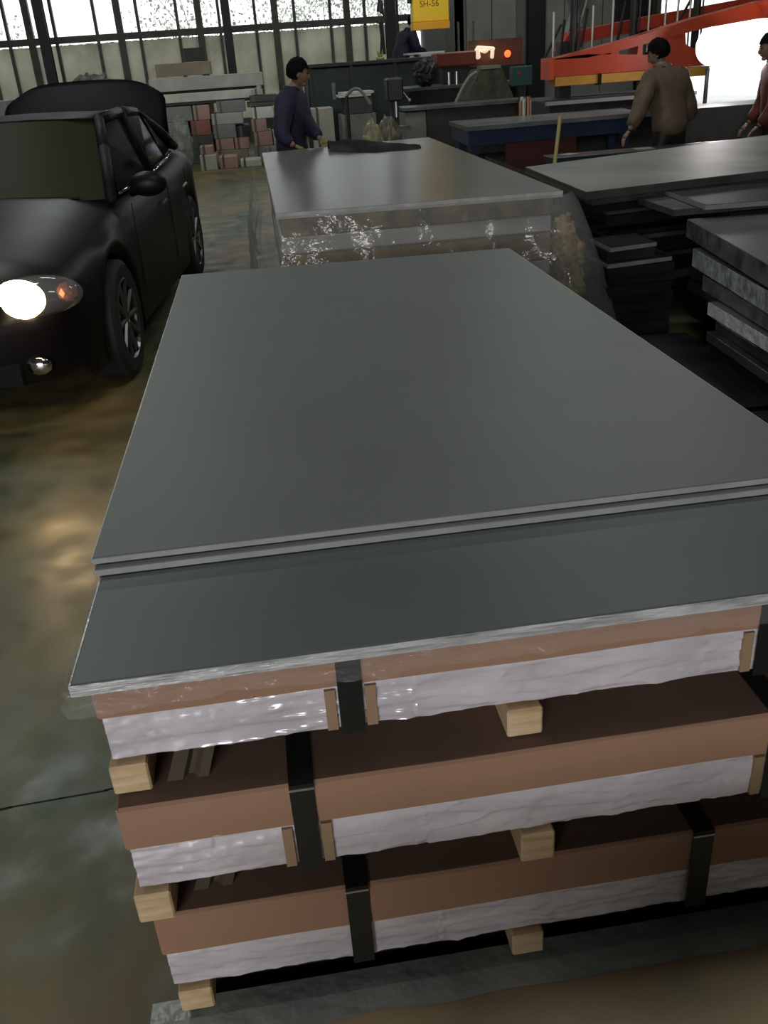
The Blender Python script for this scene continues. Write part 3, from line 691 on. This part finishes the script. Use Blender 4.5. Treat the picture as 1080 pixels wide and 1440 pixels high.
person((5.02, 8.85, 0), R(75), 'person in a maroon jacket at the right edge, facing left toward the glare', maroon_m, black_m, .10, [(-.22, .22, .85), (.22, .22, .85)], R(10), R(10), None, .915)
person((2.92, 18.7, .62), R(-70), 'distant person in dark blue clothes bending over the dark green machine', navy_m, black_m, .45, [(-.1, .52, 1.02), (.12, .52, 1.02)], 0, R(15), None, 1.0)
obj_ = obj('work_platform', B1(2.3, 4.2, 18.35, 19.3, 0, .62, .01), dkmetal_m); tag(obj_, 'dark raised work platform under the distant bending person', 'platform')

# ================================================================ MACHINES
t = empty('press_bed', (1.05, 16.9, 0), 'long dark green machine bed in front of the window wall', 'machine')
b = N(); ext(b, 0, 3.0, 0, 1.3, .1, 1.50, .02); obj('housing', b, green_m, t)
b = N(); ext(b, -.05, 3.05, -.08, 1.38, 1.50, 1.56, .01); obj('bed_top', b, dkmetal_m, t)
for x in (.05, .75, 1.5, 2.25, 2.9): obj('rib', B1(x-.03, x+.03, -.05, 0, .1, 1.50), dkmetal_m, t)
for x in (.1, 2.7): obj('foot', B1(x, x+.2, .1, 1.2, 0, .1), dkmetal_m, t)
for i, (x, c_) in enumerate([(.42, 'pale'), (1.9, 'pale')]):
    b = N(); tube(b, (x, -.09, 1.0), (x, -.09, 1.26), .035, .035, 10); obj('cylinder', b, lightedge_m, t)
b = N()
tube(b, (2.35, 17.2, 1.56), (2.35, 17.2, 1.60), .07); tube(b, (2.35, 17.2, 1.60), (2.35, 17.2, 1.70), .035, .06)
tag(obj('lubricator', b, mat('yellowed_plastic', (.45, .42, .16), .5), None, True), 'small yellowish cup standing on the dark green machine bed', 'cup')
b = N(); ext(b, 3.05, 3.8, 17.1, 17.7, 1.56, 1.60); ext(b, 2.85, 3.5, 17.3, 17.8, 1.60, 1.63)
tag(obj('white_sheets', b, mat('white_paper', (.55, .56, .56), .6), None), 'thin white sheets lying on top of the dark green machine bed', 'sheets')

# crane hook block and sign, chain
t = empty('crane_block', (2.45, 13.0, 1.96), 'bright yellow crane block marked SH-56 hanging in front of the windows', 'crane block')
yb_m = mat('bright_yellow_paint', (.95, .62, .035), .45, emit=(1, .62, .03), es=.0)
b = N(); ext(b, -.235, .235, -.10, .10, 0, .75, .01); obj('housing', b, yb_m, t)
b = N(); ext(b, -.24, .24, -.105, .105, -.09, .0, .005); obj('lower_band', b, mat('amber_paint', (.85, .40, .03), .5), t)
tc_ = bpy.data.curves.new('lettering', 'FONT'); tc_.body = 'SH-56'; tc_.size = .10; tc_.extrude = .002; tc_.align_x = 'CENTER'
to = bpy.data.objects.new('lettering', tc_); C.objects.link(to); to.parent = t; to.location = (-.02, -.1015, .17); to.rotation_euler = (PI/2, 0, 0); dg_ = bpy.context.evaluated_depsgraph_get(); dg_.update(); lm_ = bpy.data.meshes.new_from_object(to.evaluated_get(dg_)); bpy.data.objects.remove(to)
lm_.materials.clear(); to = obj('lettering', lm_, mat('lettering_brown', (.16, .09, .02), .6), t); to.location = (-.02, -.1015, .17); to.rotation_euler = (PI/2, 0, 0)
b = N()
for x in (-.1, .1): tube(b, (x, 0, .75), (x, 0, 5.2), .008, .008, 6)
obj('cable', b, dkmetal_m, t)
b = N(); tube(b, (-.26, -.02, .22), (-.26, -.02, .34), .03); obj('latch', b, dkmetal_m, t)
area('crane_block_light', (2.2, 11.2, 3.6), (2.45, 13, 2.2), .3, .3, 14, (1, .95, .8))  # small area light without a fixture, aimed at the yellow block
t = empty('hoist_hook', (1.68, 12.0, 1.57), 'dark hoist hook with sling hanging beside the black column', 'hook')
b = N(); tube(b, (0, 0, .62), (0, 0, 5.6), .010, .010, 6); obj('chain', b, dkmetal_m, t)
b = N(); tube(b, (-.01, 0, .50), (0, 0, .62), .045, .03)
pp = [Vector((.05*math.cos(a)-.01, 0, .44+.06*math.sin(a))) for a in [R(90-k*27) for k in range(10)]]
for p, q in zip(pp, pp[1:]): tube(b, p, q, .017, .017, 8)
obj('hook', b, dkmetal_m, t)
b = N(); tube(b, (-.01, 0, .40), (.015, 0, .05), .028, .018, 8); tube(b, (.01, 0, .40), (-.03, 0, .06), .015, .012, 8); obj('sling', b, black_m, t)

# orange swing press (right)
t = empty('laminating_press', (3.45, 11.0, 0), 'large orange-red press frame with ochre lower beam behind the person in brown', 'press')
b = N()
OUT = [(0, 1.24), (0, 1.45), (.45, 1.50), (.95, 1.58), (1.5, 1.70), (1.9, 1.80), (2.6, 1.84), (3.4, 1.86), (3.4, 1.60), (2.6, 1.60), (2.2, 1.50), (1.85, 1.40), (1.7, 1.27)]
# lower bar, upper sloping bar, uprights between the openings
prismY(b, [(0, 1.265), (0, 1.45), (.42, 1.475), (1.75, 1.475-.09), (1.9, 1.31), (1.9, 1.27)], 0, .28)
prismY(b, [(0, 1.445), (.9, 1.60), (1.65, 1.76), (2.5, 1.90), (3.6, 1.93), (3.6, 1.70), (2.5, 1.72), (1.85, 1.66), (1.45, 1.60), (.9, 1.50), (.42, 1.44)], 0, .28)
for x0, x1, z1 in [(.70, .80, 1.50), (1.02, 1.08, 1.545), (1.30, 1.42, 1.61)]:
    prismY(b, [(x0, 1.38), (x0, z1), (x1, z1+.01), (x1, 1.38)], .01, .27)
prismY(b, [(1.38, 1.28), (1.38, 1.70), (1.56, 1.74), (1.60, 1.5), (1.78, 1.42), (1.86, 1.30)], .02, .26)
obj('swing_frame', b, orange_m, t)
b = N(); prismY(b, [(-.03, 1.24), (-.03, 1.46), (.03, 1.46), (.03, 1.24)], -.02, .30); obj('end_plate', b, mat('bright_orange', (.62, .09, .035), .4), t)
for x0, x1 in [(.05, .56), (.59, 1.18), (1.21, 1.9)]: obj('lower_beam', B1(x0, x1, .0, .25, 1.165, 1.262, .004), yellow_m, t)
for x in (.575, 1.195): obj('beam_clamp', B1(x-.02, x+.02, -.015, .1, 1.15, 1.27), trimb_m, t)
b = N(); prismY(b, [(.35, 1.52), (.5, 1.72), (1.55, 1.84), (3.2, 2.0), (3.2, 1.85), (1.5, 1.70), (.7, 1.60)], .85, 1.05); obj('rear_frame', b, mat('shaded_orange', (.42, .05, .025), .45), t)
for x, h in [(.15, 1.93), (.62, 1.97), (.86, 2.02), (1.65, 2.10), (1.5, 2.06), (1.3, 2.05), (1.8, 2.08)]:
    b = N(); tube(b, (x, .42, 1.45), (x, .42, h), .014, .014, 8); obj('guide_rod', b, mat('pale_rod', (.42, .40, .36), .4, metal=.4), t)
for x, h in [(.42, 2.10), (1.15, 2.16), (1.92, 2.15)]:
    b = N(); tube(b, (x, .5, 1.40), (x, .5, h), .045, .045, 12); tube(b, (x+.05, .45, 1.40), (x+.05, .45, h), .012, .012, 8); c_ = obj('ram', b, dkmetal_m, t)
    b = N(); box(b, (x, .5, h+.03), (.17, .17, .08), bev=.01); obj('ram_cap', b, dkmetal_m, c_)
b = N(); tube(b, (.42, .5, 2.12), (.95, .5, 2.05), .015); tube(b, (1.92, .5, 2.14), (2.6, .5, 2.12), .02); obj('hydraulic_pipe', b, dkmetal_m, t)
for k, (x, z, x2, z2) in enumerate([(.55, 1.55, .62, 1.95), (1.0, 1.6, 1.08, 2.0), (.3, 1.5, .34, 1.85), (1.75, 1.75, 1.9, 2.0), (.1, 1.45, .3, 1.8)]):
    b = N(); tube(b, (x, .6, z), (x2, .6, z2), .016); obj('hose', b, rubber_m, t)
b = N(); ext(b, -.1, 1.55, -.3, 1.0, .78, 1.02, .01); obj('bed', b, dkmetal_m, t)
b = N(); ext(b, -.15, 1.6, -.36, -.28, .99, 1.025); obj('bed_rail', b, mat('pale_rail', (.35, .34, .36), .35), t)
b = N(); ext(b, 0, 1.5, -.1, .9, 0, .78, .01); obj('base', b, dkmetal_m, t)
for x in (.3, 1.35): obj('column', B1(x, x+.14, .6, .8, 1.02, 1.62), dkmetal_m, t)
# overhead arm with round hub at right
b = N(); tube(b, (2.75, -.35, 1.86), (2.75, .3, 1.86), .12, .12, 24); prismY(b, [(2.5, 1.74), (2.35, 1.88), (2.8, 1.99), (3.6, 1.96), (3.6, 1.76), (3.0, 1.70)], -.3, -.05); obj('swing_arm', b, mat('red_orange_arm', (.50, .06, .03), .4), t)
# grey slanted struts on wall behind
t = empty('wall_bracket', (6.35, 19.6, 0), 'pale slanted steel struts against the wall behind the orange press', 'bracket')
b = N()
for a, c_, r_ in [((.0, 0, 1.5), (.55, 0, 3.0), .07), ((.4, 0, 1.9), (.05, 0, 3.1), .05), ((.2, 0, 1.3), (.75, 0, 3.2), .03)]: tube(b, a, c_, r_, r_, 4)
obj('strut', b, mat('pale_steel', (.3, .31, .28), .5), t)
obj('post', B1(.0, .1, -.05, .05, 0, 1.6), dkmetal_m, t)
b = N(); ext(b, 7.55, 8.05, 19.75, 19.93, 1.9, 3.4, .01); tag(obj('control_cabinet', b, mat('black_cabinet', (.012, .012, .014), .5), None), 'black cabinet mounted on the wall above the orange press', 'cabinet')

# lamp added to stand in for the glare beside the press
t = empty('glare_lamp', (5.10, 10.45, 0), 'dazzling white lamp on a stand, added for the glare in front of the orange press', 'lamp')
b = N(); tube(b, (0, .08, 0), (0, .08, 1.25), .022); tube(b, (0, .08, .0), (0, .08, .03), .16); obj('stand', b, dkmetal_m, t)
b = N(); tube(b, (0, .02, 1.47), (0, .14, 1.47), .185, .13, 32); hs = obj('lamp_housing', b, dkmetal_m, t)
b = N(); tube(b, (0, .0, 1.47), (0, .018, 1.47), .19, .19, 32); obj('lamp_lens', b, mat('glare_disc', (1, 1, 1), .3, emit=(1, .93, .93), es=6), hs)
l = bpy.data.lights.new('glare_light', 'POINT'); l.energy = 28; l.color = (1, .90, .92); l.shadow_soft_size = .12
lo = bpy.data.objects.new('glare_light', l); C.objects.link(lo); lo.location = (5.10, 10.25, 1.5)

# long tables in the middle distance
t = empty('blue_bench', (2.12, 9.35, 0), 'long dark blue steel bench with a glossy worn top', 'bench')
b = N(); prism(b, [(0, .1), (1.85, .25), (2.0, 1.15), (.03, 1.15)], .88, .92); obj('bench_top', b, mat('blue_grey_top', (.12, .135, .14), .3, var=.35, scale=3), t)
b = N(); prism(b, [(.02, .14), (1.82, .28), (1.96, 1.12), (.05, 1.12)], .74, .88); obj('apron', b, mat('navy_blue_paint', (.02, .035, .08), .4), t)
for x, y in ((.05, .2), (1.7, .35), (1.8, 1.0), (.1, 1.0)): obj('leg', B1(x, x+.08, y, y+.08, 0, .74), MATS['navy_blue_paint'], t)
obj('side_panel', B1(.45, 1.2, .32, .36, .1, .74), mat('dark_red_panel', (.08, .018, .014), .5), t)
t = empty('dark_bench', (2.55, 8.02, 0), 'dark bench strewn with tools behind the wide stained pale plate', 'bench')
obj('bench_top', B1(0, 2.9, 0, .30, .66, .72, .004), mat('dark_teal_top', (.02, .035, .042), .3, var=.4, scale=4), t)
for x in (.05, 1.4, 2.75):
    for y in (.02, .22): obj('leg', B1(x, x+.07, y, y+.07, 0, .66), dkmetal_m, t)
for i, (x, y, w_, lb) in enumerate([(3.42, 8.16, .16, 'pale paper sheet beside the hand of the person in brown'), (3.95, 8.18, .2, 'pale paper sheet on the dark bench right of the person in brown'), (2.75, 8.2, .14, 'small pale paper on the dark bench by the yellow stick')]):
    b = N(); box(b, (x, y, .7225), (w_, .12, .003), rz=.3*i); tag(obj('paper', b, mat('pale_paper', (.30, .30, .26), .7), None), lb, 'paper')
b = N(); ext(b, 4.35, 5.9, 9.4, 10.0, .0, .93, .006); tag(obj('steel_cabinet', b, plate_m, None), 'grey steel cabinet standing behind and between the brown and maroon clad persons', 'cabinet')
b = N(); tube(b, (2.34, 7.55, .0), (2.58, 7.95, 1.05), .016, .016, 8); tag(obj('wooden_stick', b, mat('yellow_stick', (.42, .36, .13), .7), None), 'yellowish stick leaning up behind the left corner of the wide pale plate', 'stick')

# grey cabinet and dark bench machinery in the middle
def machine_lathe():
    t = empty('bench_machine', (2.0, 12.6, 0), 'dark bench machine with a grey end cabinet behind the black cloth', 'machine')
    obj('end_cabinet', B1(0, .28, 0, .5, 0, .93, .01), mat('grey_cabinet', (.19, .20, .18), .5), t)
    obj('bed', B1(.28, 1.6, .0, .55, .35, .95, .01), dkmetal_m, t)
    obj('top_plate', B1(-.02, 1.75, -.05, .6, .95, .985), mat('slate_top', (.10, .11, .11), .3, var=.3), t)
    obj('plinth', B1(.3, 1.6, .05, .5, 0, .35), dkmetal_m, t)
machine_lathe()
t = empty('roller_machine', (2.55, 14.6, 0), 'dark machine with bright cylinders and a red head beside the crane block', 'machine')
obj('base', B1(0, 1.5, 0, .9, 0, 1.12, .01), dkmetal_m, t)
obj('table', B1(-.35, 1.5, -.25, .95, 1.12, 1.16), mat('slate_top', (.1, .11, .11)), t)
obj('head', B1(.35, .95, .3, .8, 1.40, 1.60, .02), mat('brick_red_paint', (.22, .035, .022), .5), t)
for x in (.5, .62): 
    b = N(); tube(b, (x, .2, 1.16), (x, .2, 1.33), .025); obj('cylinder', b, steel_m, t)
obj('neck', B1(.45, .85, .4, .7, 1.16, 1.40), dkmetal_m, t)
b = N(); ball(b, (.12, .1, 1.35), (.19, .19, .19), 4, .2, 4); obj('motor', b, dkmetal_m, t)
for x in (.55, .75, .98):
    b = N(); tube(b, (x, .6, 1.6), (x, .6, 2.0), .018, .018, 8); obj('rod', b, frame_m, t)
# green-grey draped machine with warm lit heater
t = empty('hooded_machine', (3.30, 13.3, 0), 'olive hooded machine with sloping sides and a flexible hose', 'machine')
b = N(); P0 = [(-.42, 0), (.42, 0), (.42, .6), (-.42, .6)]
prismY(b, [(-.45, .6), (-.32, 1.0), (-.12, 1.36), (.18, 1.36), (.34, 1.0), (.48, .6)], 0, .6); obj('hood', b, mat('olive_canvas', (.06, .065, .042), .8, var=.4, scale=6, bump=.5), t)
obj('base', B1(-.5, .5, -.02, .62, 0, .6), dkmetal_m, t)
pp = [Vector((-.5+.16*k/6*2, -.06, .95+.38*math.sin(k/6*PI*.5))) for k in range(7)]; b = N()
for p, q in zip(pp, pp[1:]): tube(b, p, q, .022, .022, 8)
obj('hose', b, mat('pale_hose', (.22, .22, .19), .5), t)
obj('cap_plate', B1(-.1, .16, -.02, .3, 1.36, 1.40), mat('pale_green_cap', (.2, .22, .17), .5), t)
t = empty('heater_unit', (3.66, 15.62, 0), 'glowing heater head with a white-hot arch and orange ember behind the hooded machine', 'heater')
obj('stand', B1(-.1, .8, .0, .5, 0, 1.36), dkmetal_m, t)
b = N(); box(b, (.17, .04, 1.62), (.30, .1, .055), ry=.12, bev=.02); box(b, (.04, .04, 1.55), (.07, .1, .16), ry=-.15, bev=.02); box(b, (.28, .04, 1.53), (.045, .1, .13), ry=.1, bev=.015); ball(b, (.15, .03, 1.585), (.07, .05, .04), 2, .5, 5); obj('glowing_arch', b, mat('warm_white_glow', (1, .85, .7), .4, emit=(1, .72, .5), es=.75), t)
b = N(); ball(b, (.52, 0, 1.52), (.055, .03, .055), 2); obj('ember', b, mat('ember_glow', (1, .2, .05), .4, emit=(1, .16, .04), es=1.6), t)
obj('backplate', B1(-.08, .8, .12, .2, 1.36, 1.74), mat('rust_plate', (.16, .06, .035), .6), t)
# copper coloured roll bundle
t = empty('roll_bundle', (3.05, 10.66, 0), 'upright bundle of copper coloured rods left of the orange press', 'rods')
for k in range(7):
    b = N(); a = 2*PI*k/6; r_ = 0 if k == 6 else .05; tube(b, (r_*math.cos(a), r_*math.sin(a), .0), (r_*math.cos(a), r_*math.sin(a), 1.06+.02*(k % 3)), .024, .024, 8); obj('rod', b, mat('copper_rod', (.30, .14, .07), .4, metal=.5) if k % 2 else mat('pale_rod', (.4, .4, .36)), t)
# plastic sacks behind the second stack
for (x, y, s, sd, lb) in [(1.28, 10.35, .17, 1, 'crumpled yellowish plastic sack just behind the black cloth'), (1.47, 10.5, .17, 2, 'taller brownish plastic sack beside the yellowish sack')]:
    b = N(); ball(b, (0, 0, .44), (s, s*.9, .50+.04*sd), 4, .22, 3.5, sd)
    for v in b.verts: v.co.z = max(0, v.co.z-.0)
    o = obj('plastic_sack', b, mat('yellowish_sack' if sd == 1 else 'brownish_sack', (.22, .20, .11) if sd == 1 else (.13, .11, .075), .4, var=.4, scale=8, bump=.8, bscale=10), None, True); o.location = (x, y, 0); tag(o, lb, 'sack')

# ================================================================ FAR STACKS OF PACKAGED BOARDS
COLS = {'lg': (.46, .46, .42), 'g': (.24, .25, .24), 'dg': (.07, .075, .07), 'pk': (.46, .27, .24), 'rd': (.34, .12, .09), 'wh': (.75, .76, .72), 'tan': (.26, .22, .15), 'dk': (.02, .02, .02), 'pal': (.62, .60, .54)}
def carton(x0, x1, z0, z1, y, d_, c_, label, nm='carton', tape=True):
    t = empty(nm, ((x0+x1)/2, y, z0), label, 'box' if nm == 'carton' else 'slab')
    w_ = x1-x0; b = N(); ext(b, -w_/2, w_/2, 0, d_, 0, z1-z0-.004, .008); obj('body', b, mat('board_'+c_, COLS[c_], .5, var=.15, scale=4), t)
    if tape: obj('end_tape', B1(-w_/2+.05, -w_/2+.09, -.003, d_, 0, z1-z0-.001), mat('dull_tape', (.10, .10, .09), .4), t)
Y = 18.6
for a in [
 (-1.75, -.72, 0, .27, Y, .9, 'dg', 'dark bottom carton of the left far column'),
 (-1.70, -1.15, .27, .52, Y, .9, 'tan', 'tan carton second from the floor in the left far column, wrapped in film'),
 (-1.13, -.72, .27, .50, Y, .8, 'dg', 'dark grey carton beside the film wrapped tan carton'),
 (-1.72, -1.15, .52, .76, Y, .9, 'g', 'mid grey carton just behind the raised boot lid, lower one'),
 (-1.74, -1.05, .76, 1.02, Y, .9, 'g', 'mid grey carton just behind the raised boot lid, upper one'),
 (-1.10, -.74, .50, .76, Y, .8, 'rd', 'reddish carton low in the left far column'),
 (-1.03, -.72, .76, 1.02, Y, .7, 'pk', 'pinkish carton right of the upper mid grey carton'),
 (-.70, -.10, 0, .22, Y-.1, .8, 'tan', 'tan bottom carton of the middle far column'),
 (-.68, -.35, .22, .42, Y-.1, .8, 'pk', 'pink carton on the left of the tan bottom carton'),
 (-.33, -.06, .22, .42, Y-.1, .8, 'pk', 'pink carton on the right of the tan bottom carton'),
 (-.70, -.28, .42, .66, Y-.1, .8, 'g', 'grey carton above the left pink carton'),
 (-.26, -.02, .42, .62, Y-.1, .8, 'dk', 'black carton above the right pink carton'),
 (-.70, -.12, .66, .86, Y-.1, .8, 'lg', 'light grey carton in the middle far column'),
 (-.58, -.05, .86, 1.06, Y-.1, .8, 'g', 'grey carton under the two long slabs'),
 (.02, .62, 0, .25, Y-.2, .8, 'g', 'grey bottom carton of the right far column'),
 (.04, .38, .25, .50, Y-.2, .8, 'pk', 'pink carton on the grey bottom carton, left'),
 (.40, .62, .25, .48, Y-.2, .8, 'lg', 'light grey carton on the grey bottom carton, right'),
 (.02, .30, .50, .72, Y-.2, .8, 'pk', 'pink carton second from the top of the right far column'),
 (.05, .45, .72, .92, Y-.2, .8, 'wh', 'white carton high in the right far column'),
 (-.02, .62, .925, 1.0, Y-.2, .8, 'dg', 'flat dark slab above the white carton'),
 (.04, .55, 1.0, 1.12, Y-.2, .7, 'dg', 'dark carton topmost of the right far column'),
 (.10, .30, 1.12, 1.22, Y-.2, .4, 'lg', 'small pale carton on the topmost dark carton of the right far column')]: carton(*a)
carton(-1.72, .10, 1.03, 1.075, Y, .8, 'dk', 'thin black board under the long pale slab', 'long_slab', False)
carton(-1.78, .18, 1.08, 1.235, Y, .8, 'pal', 'long pale slab, lower of the two long slabs over the cartons', 'long_slab', False)
carton(-1.70, .2, 1.24, 1.27, Y+.05, .7, 'dk', 'thin black board between the two long slabs', 'long_slab', False)
carton(-1.75, .33, 1.275, 1.50, Y, .8, 'lg', 'long grey slab, upper and larger of the two long slabs', 'long_slab', False)
carton(-1.6, -.6, 1.52, 1.74, Y+.1, .6, 'tan', 'tan slab lying topmost on the far cartons', 'long_slab', False)
carton(-1.05, -.68, 1.745, 1.97, Y+.15, .35, 'dk', 'black box on top of the tan slab', 'carton', False)
for a in [(-.62, -.30, 0, .20, 17.3, .5, 'pk', 'low pinkish carton on the floor in front of the middle far column'), (-.95, -.66, 0, .26, 17.2, .5, 'lg', 'low pale carton on the floor in front of the left far column'),
 (-.93, -.70, .262, .40, 17.25, .35, 'pk', 'small pink carton on the low pale carton'), (-.25, .12, 0, .12, 17.3, .5, 'pal', 'flat pale slab on the floor in front of the far columns'), (.22, .50, 0, .30, 17.2, .5, 'g', 'grey carton on the floor in front of the right far column')]: carton(*a)
# second group behind man in navy
for a in [
 (1.45, 2.05, 0, .38, 15.9, .6, 'dg', 'dark grey bottom carton right of the person in navy'),
 (1.48, 2.05, .38, .80, 15.9, .6, 'g', 'grey carton in the column right of the person in navy'),
 (1.55, 2.0, .80, 1.05, 15.9, .6, 'dg', 'dark carton under the bright white boards'),
 (.98, 1.30, 0, .95, 15.3, .5, 'lg', 'tall light grey carton close beside the person in navy')]: carton(*a)
b = N(); ext(b, 1.46, 1.98, 15.85, 16.4, 1.055, 1.085); tag(obj('white_board', b, mat('board_wh', COLS['wh']), None), 'lower bright white board on the column right of the person in navy', 'board')
b = N(); ext(b, 1.50, 2.03, 15.85, 16.4, 1.09, 1.125); tag(obj('white_board', b, mat('board_wh', COLS['wh']), None), 'upper bright white board on the column right of the person in navy', 'board')
carton(-4.35, -3.9, 0, .5, 17, .6, 'g', 'grey bottom carton at the far left edge behind the car')
carton(-4.33, -3.92, .5, .95, 17, .6, 'lg', 'light grey middle carton at the far left edge behind the car')
carton(-4.32, -3.95, .95, 1.35, 17, .6, 'g', 'grey top carton at the far left edge behind the car')
# film heap behind the car's boot
b = N(); ball(b, (0, 0, .42), (.16, .16, .44), 4, .45, 3, 4)
for v in b.verts: v.co.z = max(.0, v.co.z)
o = obj('film_roll', b, film2_m, None, True); o.location = (-1.25, 17.9, 0); tag(o, 'upright roll of cloudy film standing in front of the far cartons', 'film roll')
# white film scraps on wall behind the car
b = N(); ball(b, (0, 0, 1.42), (.38, .1, .22), 3, .9, 3, 4); ext(b, -.4, .4, -.2, .2, 0, 1.25)
o = obj('rubbish_heap', b, mat('pale_film_scraps', (.22, .22, .19), .5, var=.5, scale=8), None); o.location = (-3.0, 20.5, 0); tag(o, 'pale heap of film scraps by the window wall behind the boot lid', 'heap')

# small machinery and loose things in the middle distance
t = empty('drill_press', (1.80, 12.0, 0), 'slim dark upright drilling machine left of the grey end cabinet', 'machine')
obj('foot_plate', B1(-.16, .16, -.05, .35, 0, .06), dkmetal_m, t); obj('column', B1(-.05, .05, .1, .2, .06, 1.22), dkmetal_m, t)
obj('work_table', B1(-.15, .15, -.12, .1, .78, .82), mat('slate_top', (.1, .11, .11)), t); obj('head', B1(-.11, .09, -.1, .2, 1.10, 1.36, .02), dkmetal_m, t)
b = N(); tube(b, (0, -.02, 1.10), (0, -.02, .92), .022); obj('spindle', b, steel_m, t)
b = N(); tube(b, (.09, 0, 1.2), (.16, -.08, 1.1), .010); ball(b, (.16, -.08, 1.1), (.022, .022, .022), 2); obj('lever', b, steel_m, t)
t = empty('hose_stand', (1.42, 12.6, 0), 'grey hose arching over the carton column behind the yellowish sack', 'hose')
pp = [Vector((-.16+.30*k/10, 0, 1.18+.13*math.sin(k/10*PI)-(.12*k/10))) for k in range(11)]; b = N()
for p, q in zip(pp, pp[1:]): tube(b, p, q, .02, .02, 8)
obj('hose', b, MATS['pale_hose'], t); b = N(); tube(b, (-.16, 0, 0), (-.16, 0, 1.18), .022); tube(b, (-.16, 0, 0), (-.16, 0, .02), .12); obj('stand', b, dkmetal_m, t)
t = empty('control_box', (3.52, 12.4, 0), 'teal control box on a thin post right of the olive hooded machine', 'control box')
obj('post', B1(-.03, .03, .05, .11, 0, 1.15), dkmetal_m, t); obj('housing', B1(-.13, .13, 0, .18, 1.15, 1.38, .01), mat('teal_paint', (.02, .07, .07), .5), t)
b = N(); tube(b, (-.05, -.01, 1.3), (-.05, 0, 1.3), .02); obj('button', b, mat('red_button', (.4, .03, .02), .4), t)
